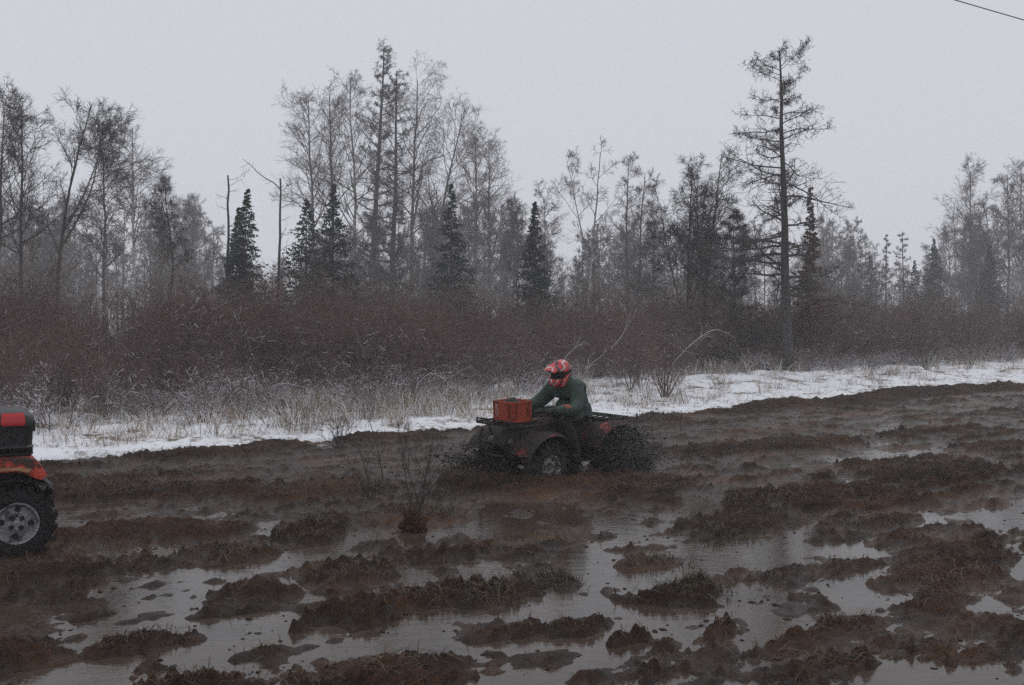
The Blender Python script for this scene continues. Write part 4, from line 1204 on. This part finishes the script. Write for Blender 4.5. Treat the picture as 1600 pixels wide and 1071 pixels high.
# ---- crate on the front rack
M['crate'] = muddy('muddy_orange-red_plastic', (0.36, 0.050, 0.018), 0.26, 0.5, 6, mud=(0.10, 0.030, 0.015))
HX, HY, HZ = 0.150, 0.165, 0.245
Qm = Matrix.Translation(qb.location) @ qb.rotation_euler.to_matrix().to_4x4()
def on_bike(p): return Qm @ Vector(p)
cr_ = empty('milk_crate', on_bike((0.745, 0.0, 0.822)))
cr_.rotation_euler = qb.rotation_euler
tag(cr_, 'orange red plastic crate with lattice corners on the quad bike\'s front rack', 'crate')
def crate_wall(half, name, loc, rz):
    w = MB(); t = 0.008
    w.box((0, 0, 0.022), (2 * half, t + 0.004, 0.044)); w.box((0, 0, HZ - 0.016), (2 * half, t + 0.010, 0.032))
    w.box((0, 0, HZ * 0.5), (half * 0.96, t, HZ - 0.07))
    for s in (-1, 1):
        w.box((s * (half - 0.010), 0, HZ / 2), (0.020, t + 0.004, HZ - 0.06))
        xa, xb = half * 0.48, half - 0.02
        za, zb = 0.044, HZ - 0.032
        for k in range(-4, 9):                              # diagonal lattice
            for sg in (1, -1):
                c0 = xa + (xb - xa) * k / 3.0
                pts = []
                for i in range(13):
                    z = za + (zb - za) * i / 12
                    x = c0 + sg * (z - za) * 0.62
                    if xa <= x <= xb: pts.append((s * x, 0, z))
                if len(pts) >= 2: w.tube([pts[0], pts[-1]], 0.0034, 4)
    return w.build(name, M['crate'], cr_, loc=loc, rot=(0, 0, rz))
crate_wall(HY, 'crate_wall', (HX, 0, 0), math.pi / 2); crate_wall(HY, 'crate_wall', (-HX, 0, 0), math.pi / 2)
crate_wall(HX - 0.006, 'crate_wall', (0, HY, 0), 0); crate_wall(HX - 0.006, 'crate_wall', (0, -HY, 0), 0)
fl = MB()
for k in range(6): fl.box((0, -0.135 + 0.054 * k, 0.006), (2 * HX - 0.02, 0.03, 0.010))
for k in range(3): fl.box((-0.1 + 0.1 * k, 0, 0.013), (0.02, 2 * HY - 0.02, 0.006))
fl.build('crate_floor', M['crate'], cr_)
# the bundle inside
def lumpy(name, mat, parent, loc, size, seed, sub=3, amp=0.18):
    bm = bmesh.new(); bmesh.ops.create_icosphere(bm, subdivisions=sub, radius=1.0)
    rs = random.Random(seed); off = rs.uniform(0, 50)
    from mathutils import noise as mn
    for v in bm.verts:
        k = 1 + amp * mn.noise(v.co * 2.1 + Vector((off, 0, 0))) + amp * 0.5 * mn.noise(v.co * 5 + Vector((0, off, 0)))
        v.co = Vector((v.co.x * size[0], v.co.y * size[1], v.co.z * size[2])) * k
    me = bpy.data.meshes.new(name); bm.to_mesh(me); bm.free()
    me.materials.append(mat); me.polygons.foreach_set('use_smooth', [True] * len(me.polygons))
    o = link_mesh(name, me, parent); o.location = loc
    return o
o = lumpy('bundle', M['black_mud'], None, on_bike((0.745, 0.0, 0.972)), (0.125, 0.14, 0.125), 4)
o.rotation_euler = qb.rotation_euler
tag(o, 'dark muddy cloth bundle stuffed in the orange crate', 'bundle')

# ---- the rider
M['jacket'] = simple('dark_green_jacket', (0.013, 0.034, 0.025), (0.030, 0.064, 0.048), 9, 0.75, 0.9, 0.02)
M['trousers'] = muddy('muddy_brown_trousers', (0.050, 0.032, 0.025), 0.55, 0.8, 5, mud=(0.026, 0.019, 0.015))
M['glove'] = simple('black_gloves', (0.010, 0.012, 0.012), (0.026, 0.028, 0.028), 30, 0.7, 0.4, 0.004)
M['boot'] = muddy('muddy_boots', (0.012, 0.011, 0.011), 0.7, 0.6, 8)
M['orange'] = simple('orange_sleeve_band', (0.19, 0.048, 0.016), (0.27, 0.07, 0.02), 14, 0.7, 0.3)

person = empty('person', qb.location)
person.rotation_euler = qb.rotation_euler
tag(person, 'person in red helmet and dark green jacket riding the muddy quad bike', 'person')
joints = {
 'pelvis': ((-0.24, 0, 0.82), (0.185, 0.165)), 'waist': ((-0.24, 0, 0.93), (0.205, 0.175)), 'chest': ((-0.175, 0, 1.07), (0.225, 0.18)), 'upper': ((-0.10, 0, 1.175), (0.150, 0.130)),
 'neck': ((-0.035, 0, 1.265), (0.070, 0.070)), 'skull': ((0.0, 0, 1.335), (0.085, 0.085)),
}
for s, k in ((1, 'l'), (-1, 'r')):
    joints.update({
     'sh' + k: ((-0.085, s * 0.20, 1.145), (0.108, 0.108)), 'ua' + k: ((-0.02, s * 0.285, 1.02), (0.098, 0.098)), 'el' + k: ((0.05, s * 0.355, 0.92), (0.090, 0.090)),
     'fa' + k: ((0.22, s * 0.36, 0.93), (0.074, 0.074)), 'wr' + k: ((0.36, s * 0.352, 0.94), (0.052, 0.052)), 'pa' + k: ((0.425, s * 0.350, 0.945), (0.046, 0.034)),
     'hp' + k: ((-0.17, s * 0.12, 0.80), (0.120, 0.115)), 'th' + k: ((0.0, s * 0.22, 0.815), (0.100, 0.100)), 'kn' + k: ((0.17, s * 0.31, 0.80), (0.080, 0.080)),
     'sn' + k: ((0.10, s * 0.345, 0.60), (0.068, 0.068)), 'an' + k: ((0.04, s * 0.365, 0.415), (0.056, 0.056)), 'he' + k: ((0.03, s * 0.37, 0.365), (0.052, 0.050)), 'to' + k: ((0.20, s * 0.385, 0.355), (0.048, 0.040)),
    })
order = list(joints)
edges = [('pelvis', 'waist'), ('waist', 'chest'), ('chest', 'upper'), ('upper', 'neck'), ('neck', 'skull')]
for k in 'lr':
    edges += [('upper', 'sh' + k), ('sh' + k, 'ua' + k), ('ua' + k, 'el' + k), ('el' + k, 'fa' + k), ('fa' + k, 'wr' + k), ('wr' + k, 'pa' + k), ('pelvis', 'hp' + k), ('hp' + k, 'th' + k), ('th' + k, 'kn' + k), ('kn' + k, 'sn' + k), ('sn' + k, 'an' + k), ('an' + k, 'he' + k), ('he' + k, 'to' + k)]
me = bpy.data.meshes.new('body_skeleton')
me.from_pydata([joints[k][0] for k in order], [(order.index(a), order.index(b)) for a, b in edges], [])
tmp = link_mesh('body_skeleton', me)
sk = tmp.modifiers.new('skin', 'SKIN'); sk.use_smooth_shade = True
for i, k in enumerate(order):
    if k in ('pelvis', 'waist', 'chest', 'upper', 'neck', 'skull'): me.vertices[i].co.x -= 0.07
    if k[:2] in ('sh', 'ua', 'hp'): me.vertices[i].co.x -= 0.06
    if k[:2] in ('el', 'th'): me.vertices[i].co.x -= 0.03
    me.skin_vertices[0].data[i].radius = joints[k][1]
    me.skin_vertices[0].data[i].use_root = (k == 'pelvis')
ss = tmp.modifiers.new('sub', 'SUBSURF'); ss.levels = ss.render_levels = 2
dg = bpy.context.evaluated_depsgraph_get()
bme = bpy.data.meshes.new_from_object(tmp.evaluated_get(dg))
bpy.data.objects.remove(tmp)
# fingers: five short bent chains on each palm, closed round the grip
fm = MB()
for s in (1, -1):
    for j, (dy, ln) in enumerate(((-0.030, 0.92), (-0.010, 1.0), (0.011, 0.96), (0.031, 0.80))):
        y = s * (0.350 + dy)
        gx, gz = 0.458, 0.930
        path = [(0.425, y, 0.955), (0.455, y, 0.965), (0.482, y, 0.955), (0.494, y, 0.935), (0.485, y, 0.912), (0.466, y, 0.902)]
        k = 3 + int(3 * ln)
        fm.tube(smooth_path(path[:k], 3), [0.0115] * (3 * (k - 1)) + [0.009], 7)
    y = s * 0.312
    fm.tube(smooth_path([(0.405, s * 0.328, 0.935), (0.43, y, 0.925), (0.455, y + s * 0.004, 0.908), (0.475, y + s * 0.012, 0.904)], 3), 0.0125, 7)
bm = bmesh.new(); bm.from_mesh(bme)
nb = len(bm.faces)
vs = [bm.verts.new(p) for p in fm.v]
for f in fm.f:
    try: bm.faces.new([vs[i] for i in f])
    except ValueError: pass
bm.normal_update()
from mathutils import noise as mnoise
for v in bm.verts:                                         # cloth folds
    if v.co.x < 0.38 or v.co.z < 0.85:
        k = 0.010 * mnoise.noise(v.co * 9) + 0.007 * mnoise.noise(Vector((v.co.x * 14, v.co.y * 14, v.co.z * 24)))
        v.co += v.normal * k
for f in bm.faces:
    c = f.calc_center_median()
    f.smooth = True
    if c.x > 0.375 and c.z > 0.87: f.material_index = 2
    elif c.z < 0.46: f.material_index = 3
    elif c.z < 0.80 or (c.x > -0.10 and c.z < 0.905 and abs(c.y) < 0.42 and c.x < 0.27 and c.z < 0.862): f.material_index = 1
    elif 0.17 < c.x < 0.265 and abs(c.y) > 0.25 and c.z > 0.955: f.material_index = 4
    else: f.material_index = 0
bm.to_mesh(bme); bm.free()
bme.name = 'body'
for k in ('jacket', 'trousers', 'glove', 'boot', 'orange'): bme.materials.append(M[k])
link_mesh('body', bme, person)
# jacket collar and hem
cl = MB(); G = []
for z, rx, ry in ((1.215, 0.125, 0.125), (1.25, 0.11, 0.11), (1.285, 0.105, 0.105)):
    G.append([(-0.125 + (z - 1.2) * 0.5 + rx * math.cos(2 * math.pi * k / 18), ry * math.sin(2 * math.pi * k / 18), z + 0.02 * math.cos(2 * math.pi * k / 18) * -1) for k in range(19)])
cl.sheet(G, 0.018).build('collar', M['jacket'], person)
hm = MB(); G = []
for z, rx, ry in ((0.93, 0.195, 0.215), (0.86, 0.21, 0.235), (0.79, 0.215, 0.24)):
    G.append([(-0.295 + rx * math.cos(2 * math.pi * k / 26), ry * math.sin(2 * math.pi * k / 26) , z + 0.012 * math.sin(k * 2.4) + 0.05 * max(0, math.cos(2 * math.pi * k / 26))) for k in range(27)])
hm.sheet(G, 0.014).build('jacket_hem', M['jacket'], person)

# helmet: one shell with an opening, chin bar, peak, goggles
def mat_helmet():
    m, nt, b = new_mat('red_helmet_with_white_and_black_graphics')
    v = ocoord(nt)
    w = N(nt, 'ShaderNodeTexWave'); w.inputs['Scale'].default_value = 2.6; w.inputs['Distortion'].default_value = 9.0; w.inputs['Detail'].default_value = 2.0
    mp = N(nt, 'ShaderNodeMapping'); mp.inputs['Rotation'].default_value = (0.4, 0.9, 0.3); nt.links.new(v, mp.inputs[0]); nt.links.new(mp.outputs[0], w.inputs[0])
    c = ramp(nt, w.outputs['Fac'], [(0.0, (0.03, 0.03, 0.035)), (0.10, (0.03, 0.03, 0.035)), (0.14, (0.55, 0.03, 0.035)), (0.93, (0.58, 0.035, 0.035)), (0.96, (0.50, 0.34, 0.33)), (1.0, (0.55, 0.45, 0.45))])
    c = mixc(nt, ramp(nt, noise_tex(nt, v, 18, 6, 0.7), [(0.56, 0.0), (0.66, 1.0)]), c, (0.06, 0.045, 0.036))
    nt.links.new(c, b.inputs['Base Color']); b.inputs['Roughness'].default_value = 0.35
    return m
M['helmet'] = mat_helmet()
M['goggle'] = simple('dark_goggle_lens', (0.004, 0.004, 0.005), (0.008, 0.008, 0.010), 12, 0.12, 0)
hl = empty('helmet', (-0.065, 0, 1.355), 0, person)
hl.rotation_euler = (R(-4), R(14), R(6))
G = []
for i in range(15):                                          # from crown to rim
    ph = math.pi * 0.5 - i / 14 * math.pi * 0.86
    row = []
    for k in range(37):
        th = 2 * math.pi * k / 36
        fr = math.cos(th)
        r = 1.0
        x = 0.152 * math.cos(ph) * math.cos(th); y = 0.124 * math.cos(ph) * math.sin(th); z = 0.138 * math.sin(ph)
        if z < 0: x *= 1 - 0.5 * max(0, -z - 0.08) ; z *= 1.05
        if fr > 0.45 and ph < 0.30:                          # eye port: the shell stays above the brow
            z = max(z, 0.042); x = 0.148 * math.cos(th) * math.cos(0.30); y = 0.121 * math.cos(0.30) * math.sin(th)
        row.append((x, y, z))
    G.append(row)
MB().sheet(G, 0.010).build('shell', M['helmet'], hl)
G = []                                                       # chin bar
for z, k_, ins in ((-0.045, 1.0, 0.0), (-0.075, 1.16, 0.0), (-0.115, 1.13, 0.0), (-0.140, 1.0, 0.01)):
    G.append([((0.150 * k_) * math.cos(t) ** 0.8 if math.cos(t) > 0 else 0.150 * math.cos(t), 0.118 * math.sin(t), z - 0.012 * math.cos(t)) for t in [R(-88 + 176 * q / 16) for q in range(17)]])
MB().sheet(G, 0.012).build('chin_bar', M['helmet'], hl)
G = []                                                       # peak
for u in range(7):
    x = 0.095 + 0.135 * u / 6
    G.append([(x, (0.105 - 0.025 * (u / 6) ** 2) * math.sin(q), 0.105 - 0.030 * (u / 6) + 0.012 * math.cos(q) - 0.018 * abs(math.sin(q)) ** 2) for q in [(-1 + w / 5) * math.pi / 2 for w in range(11)]])
MB().sheet(G, 0.007).build('peak', M['helmet'], hl)
G = []                                                       # goggles
for z, k_ in ((0.046, 0.93), (0.025, 1.0), (-0.02, 1.0), (-0.045, 0.92)):
    G.append([(0.137 * k_ * math.cos(t), 0.113 * k_ * math.sin(t), z) for t in [R(-68 + 136 * q / 14) for q in range(15)]])
MB().sheet(G, 0.012).build('goggles', M['goggle'], hl)
G = []
for z in (0.02, -0.018):
    G.append([(0.158 * math.cos(t), 0.130 * math.sin(t), z + 0.004) for t in [R(58 + 244 * q / 24) for q in range(25)]])
MB().sheet(G, 0.004).build('goggle_strap', M['black'], hl)

# ---- mud thrown up by the wheels (uncountable drops)
rd = np.random.default_rng(21)
def B(p): return np.array(on_bike(p))
drops, rr_, dm_ = [], [], []
def plume(n, c, axis, ln, spread, rmin, rmax, pw=1.0, mi=0):
    t = rd.uniform(0, 1, n) ** pw
    p = np.array(c)[None] + np.array(axis)[None] * (ln * t)[:, None] + rd.normal(0, 1, (n, 3)) * np.array(spread)[None] * (0.35 + t)[:, None]
    p = np.array([on_bike(q) for q in p])
    gz = mud_h(p[:, 0], p[:, 1])
    k = p[:, 2] > np.maximum(gz, 0) + 0.01
    drops.append(p[k]); rr_.append((rd.uniform(rmin, rmax, n) * rd.uniform(0.3, 1, n))[k]); dm_.append(np.full(int(k.sum()) * 8, mi))
plume(5500, (-0.46, 0.56, 0.06), (-0.30, 0.08, 0.66), 0.62, (0.20, 0.06, 0.15), 0.007, 0.020, 1.0, 0)
plume(6000, (-0.52, 0.62, 0.06), (-0.36, 0.12, 0.66), 0.66, (0.20, 0.07, 0.16), 0.005, 0.014, 1.0, 1)
plume(1500, (-0.80, 0.42, 0.10), (-0.80, 0.12, 0.22), 0.60, (0.12, 0.10, 0.07), 0.006, 0.020, 1.3)
plume(900, (-0.80, -0.42, 0.18), (-0.55, -0.12, 0.42), 0.50, (0.12, 0.10, 0.12), 0.006, 0.017)
plume(90, (0.70, -0.45, 0.05), (0.45, -0.35, 0.45), 0.6, (0.13, 0.12, 0.08), 0.03, 0.07, 1.2)
plume(70, (-0.62, 0.52, 0.05), (-0.5, 0.1, 0.45), 0.6, (0.13, 0.10, 0.08), 0.025, 0.055, 1.2)
plume(70, (0.85, 0.2, 0.02), (0.5, 0.1, 0.30), 0.5, (0.10, 0.22, 0.06), 0.03, 0.06, 1.2)
plume(1500, (0.66, -0.48, 0.05), (0.45, -0.35, 0.42), 0.55, (0.12, 0.09, 0.09), 0.010, 0.034, 1.2)
plume(250, (0.86, 0.46, 0.05), (0.35, 0.25, 0.30), 0.40, (0.14, 0.09, 0.07), 0.010, 0.030, 1.3)
plume(1500, (0.90, -0.05, 0.02), (0.5, 0.0, 0.30), 0.40, (0.09, 0.22, 0.08), 0.010, 0.034, 1.2)
plume(350, (-0.05, 0.52, 0.02), (0.0, 0.25, 0.30), 0.30, (0.28, 0.06, 0.06), 0.008, 0.026, 1.2)
V, F = lumps(rd, np.concatenate(drops), np.concatenate(rr_), 1.0)
M['spray'] = simple('wet_mud_drops', (0.016, 0.012, 0.010), (0.045, 0.036, 0.032), 3, 0.35, 0)
M['spray_grey'] = simple('muddy_water_drops', (0.07, 0.068, 0.068), (0.16, 0.155, 0.155), 3, 0.25, 0)
o = link_mesh('mud_spray', raw_mesh('mud_spray', V, [F], [M['spray'], M['spray_grey']], np.concatenate(dm_)))

tag(o, 'drops of mud and water thrown up by the quad bike wheels', kind='stuff')

# bow wave of mud pushed by the front wheels
bw = MB()
rs = random.Random(3)
G = []
for i in range(30):
    t = i / 29
    ang = R(-115 + 230 * t)
    row = []
    for j in range(8):
        u = j / 7
        rr0 = 0.62 + 0.30 * u
        hgt = 0.30 * math.sin(min(1, u * 1.6) * math.pi) ** 0.8 * (1 - 0.25 * abs(t - 0.5)) if u < 0.63 else 0.0
        x = 0.62 + rr0 * 0.72 * math.cos(ang); y = rr0 * math.sin(ang)
        q = Vector((x * 5, y * 5, 0))
        row.append((x + 0.03 * mnoise.noise(q * 2), y + 0.03 * mnoise.noise(q * 2 + Vector((9, 0, 0))), -0.02 + hgt * (0.70 + 0.55 * mnoise.noise(q * 0.9)) + 0.03 * mnoise.noise(q * 3)))
    G.append(row)
bo = bw.sheet(G, 0.02).build('mud_bow_wave', M['mud'])
bo.location = qb.location; bo.rotation_euler = (0, 0, HEAD)
tag(bo, 'lumpy wave of mud pushed up before the quad bike', kind='stuff')

# ------------------------------------------------------------------ saplings, sticks, bent branches, wire
def stick_plant(name, label, px, py, H, stems, seed, cat='sapling', spread=0.25, mat='twig_dark', leanx=0.0, r=0.008, group=None, lv=2):
    rng = np.random.default_rng(seed)
    g = on_ground(px, py)
    z = max(f1(mud_h, g.x, g.y), -0.02)
    if trail_ad(g.x, g.y)[1] > 0.3: z = f1(snow_h, g.x, g.y)
    az = rng.uniform(0, 6.28, stems)
    d = norm(np.stack([np.cos(az) * spread + leanx, np.sin(az) * spread, np.ones(stems)], -1))
    cur = np.stack([rng.normal(0, 0.02, stems), rng.normal(0, 0.02, stems), np.full(stems, -0.06)], -1)
    pts = [cur]
    for k in range(6):
        d = norm(d + rng.normal(0, 0.12, (stems, 3))); cur = cur + d * (H / 6 * rng.uniform(0.7, 1.1, stems))[:, None]; pts.append(cur)
    P0 = np.stack(pts, 1); R0 = np.full((stems, 1), r) * np.linspace(1, 0.35, 7)[None]
    root = empty(name, (g.x, g.y, z)); tag(root, label, cat, group)
    for q in range(stems):
        p_, r_ = P0[q:q + 1], R0[q:q + 1]
        b1, s1 = grow(rng, p_, r_, 6, 0.25, 0.95, (22, 58), lambda t, p, g_: p * 0.35 * g_.uniform(0.4, 1.1, len(t)), 4, up=0.08, wob=0.15, rr=0.6, rmin=0.003)
        cr = [tubes(p_, r_, 5) + (0,), tubes(b1, s1, 3) + (0,)]
        if lv > 1:
            b2, s2 = grow(rng, b1, s1, 4, 0.3, 1, (25, 60), lambda t, p, g_: p * 0.5 * g_.uniform(0.5, 1.1, len(t)), 3, wob=0.15, rr=0.7, rmin=0.0025)
            cr.append(tubes(b2, s2, 3) + (0,))
        link_mesh('stem', tube_mesh('stem', cr, [M[mat]]), root)
    return root
GS = 'bare saplings standing in the mud'
stick_plant('sapling', 'leaning thin bare sapling, leftmost of the three in the mud', 578, 778, 0.75, 2, 1, leanx=-0.22, group=GS)
stick_plant('sapling', 'upright single bare sapling in the mud between leaning and bushy ones', 603, 763, 0.85, 1, 2, spread=0.05, group=GS, r=0.010)
stick_plant('sapling', 'bushy many-stemmed sapling on a muddy clump before the quad bike', 648, 815, 0.95, 6, 3, leanx=0.16, spread=0.32, group=GS, r=0.007)
stick_plant('sapling', 'thin bare stick in the water right of the rider', 1042, 780, 0.42, 1, 4, spread=0.15, group=GS, lv=1, r=0.006)
stick_plant('sapling', 'short twiggy stick in the wet mud behind the quad bike', 1075, 722, 0.42, 2, 5, spread=0.2, group=GS, lv=1, r=0.006)
stick_plant('sapling', 'tiny stick pokes from the small clod at the right water channel', 1398, 797, 0.16, 2, 6, spread=0.5, group=GS, lv=1, r=0.006)
stick_plant('twig_clump', 'dark twiggy clump at the mud edge left of the quad bike', 530, 702, 0.5, 9, 7, cat='shrub', spread=0.6, r=0.007)
o = lumpy('clod', M['mud'], None, on_ground(645, 822, 0.05), (0.11, 0.09, 0.13), 9, 4, 0.6)
tag(o, 'dark root clod under the bushy sapling', 'clod')

# larger shrubs at the wood edge that stand out
GE = 'shrubs standing out at the wood edge'
for (px, py, H, st, lab, sd, mat) in (
    (1040, 632, 1.5, 30, 'dense straw-brown shrub at the mud edge right of the rider', 31, 'twig_red'),
    (1448, 590, 2.1, 12, 'dark shrub with bare stems on the snow at the far right', 32, 'twig_dark'),
    (700, 640, 2.6, 6, 'shrub with one thick leaning stem behind the crate', 33, 'twig_red'),
    (985, 622, 2.4, 9, 'thin stemmed shrub on the snow close behind the rider', 34, 'twig_red'),
    (95, 668, 1.9, 12, 'slanting stemmed shrub behind the black rear box', 35, 'twig_red'),
    (215, 655, 2.0, 12, 'grey shrub on the left snow bank, next to the slanting one', 36, 'twig_red'),
    (1515, 585, 2.0, 8, 'slanting shrub at the right end of the snow', 37, 'twig_dark')):
    stick_plant('shrub', lab, px, py, H, st, sd, cat='shrub', spread=0.42, mat=mat, r=0.0085, group=GE)

def bent_branch(label, pts, Y, r=0.016, snowy=True, seed=0):
    rng = np.random.default_rng(seed)
    P = np.array([tuple(at_depth(px, py, Y + dy)) for px, py, dy in pts])
    base = Vector((P[0][0], P[0][1], P[0][2]))
    P = np.array([tuple(q) for q in smooth_path([Vector(q) for q in P], 5)]) - np.array(base)
    r = r * 0.5
    rad = np.linspace(r, r * 0.4, len(P))
    root = empty('bent_branch', base); tag(root, label, 'branch', 'snow-dusted bent branches in the thicket')
    Pn, Rn = P[None], rad[None]
    b1, s1 = grow(rng, Pn, Rn, 5, 0.3, 1.0, (18, 50), lambda t, p, g: g.uniform(0.10, 0.65, len(t)), 5, wob=0.2, rr=0.55, rmin=0.004)
    link_mesh('stem', tube_mesh('stem', [tubes(Pn, Rn, 5) + (0,), tubes(b1, s1, 3) + (0,)], [M['twig_grey']]), root)
    Q = Pn.copy(); Q[:, :, 2] += rad * 0.9 + 0.003
    c1 = b1.copy(); c1[:, :, 2] += s1 + 0.003
    link_mesh('snow_cap', tube_mesh('snow_cap', [tubes(Q, Rn * 0.9, 4) + (0,), tubes(c1, s1 * 0.9, 3) + (0,)], [M['twig_snow']]), root)
bent_branch('long snowy branch slanting up right, in the thicket right of the rider', [(1030, 600, 0), (1055, 565, 0), (1085, 535, .2), (1118, 516, .2), (1150, 530, .2)], 24, 0.02, seed=1)
bent_branch('snowy forked twig right of and above the rider', [(955, 545, 0), (975, 520, 0), (978, 490, 0), (972, 476, 0)], 23, 0.012, seed=2)
bent_branch('thin bright branch slanting up right just behind the helmet', [(880, 565, 0), (890, 552, 0), (902, 542, 0), (914, 534, 0)], 20, 0.012, seed=3)
bent_branch('bright broken branch slanting up behind the rider\'s shoulder', [(893, 602, 0), (903, 588, 0), (912, 580, 0), (921, 573, 0)], 19, 0.014, seed=4)
bent_branch('arched snowy branch low over the left bank, opening downward', [(418, 612, 0), (434, 601, 0), (462, 603, 0), (488, 614, .1), (494, 640, .1)], 19, 0.014, seed=5)
bent_branch('small hooked snowy branch left of the arched one', [(420, 615, 0), (428, 606, 0), (440, 602, 0), (446, 608, .1), (455, 624, .1)], 18.4, 0.012, seed=6)
bent_branch('snow-lined branch slanting up in the left thicket', [(140, 540, 0), (160, 531, 0), (180, 522, 0), (200, 515, 0)], 22, 0.012, seed=7)
bent_branch('snowy branch high in the left thicket below the spruces', [(275, 500, 0), (300, 488, 0), (335, 482, 0), (365, 468, 0)], 25, 0.016, seed=8)
bent_branch('snowy branches drooping above the low straw beside the crate', [(640, 640, 0), (655, 600, 0), (672, 585, 0), (690, 590, 0), (700, 600, 0)], 20, 0.012, seed=9)
bent_branch('short upright bright dead stem above the crate', [(817, 622, 0), (818, 600, 0), (819, 580, 0), (818, 558, 0)], 19.5, 0.015, seed=10)

# power line over the track, running along it
wb_ = MB()
pts_ = []
for k in range(-30, 31):
    s = k * 2.0
    pts_.append((10.6 + 0.826 * s, 21.8 + 0.562 * s, 8.02 + 0.0006 * s * s - 0.0))
wb_.tube(pts_, 0.010, 6)
wo = wb_.build('overhead_wire', M['black'])
tag(wo, 'single dark overhead wire crossing the top right corner of the sky', 'wire')
# ------------------------------------------------------------------ damp air
m, nt, b = new_mat('haze_air')
nt.nodes.remove(b)
pv = N(nt, 'ShaderNodeVolumePrincipled')
pv.inputs['Color'].default_value = (0.985, 0.98, 1.0, 1)
pv.inputs['Density'].default_value = 0.0026
pv.inputs['Anisotropy'].default_value = 0.0
nt.links.new(pv.outputs[0], nt.nodes['Material Output'].inputs['Volume'])
x, y, z0, z1 = 430.0, 430.0, -2.2, 17.0
V = np.array([(-x, -y, z0), (x, -y, z0), (x, y, z0), (-x, y, z0), (-x, -y, z1), (x, -y, z1), (x, y, z1), (-x, y, z1)])
F = np.array([(0, 3, 2, 1), (4, 5, 6, 7), (0, 1, 5, 4), (1, 2, 6, 5), (2, 3, 7, 6), (3, 0, 4, 7)])
o = link_mesh('haze', raw_mesh('haze', V, [F], [m], smooth=False))
tag(o, 'pale damp haze hanging in the wood', kind='stuff')
print('tris', sum(sum(len(p.vertices) - 2 for p in o.data.polygons) for o in bpy.data.objects if o.type == 'MESH' and len(o.data.polygons) < 60000), len(bpy.data.objects))
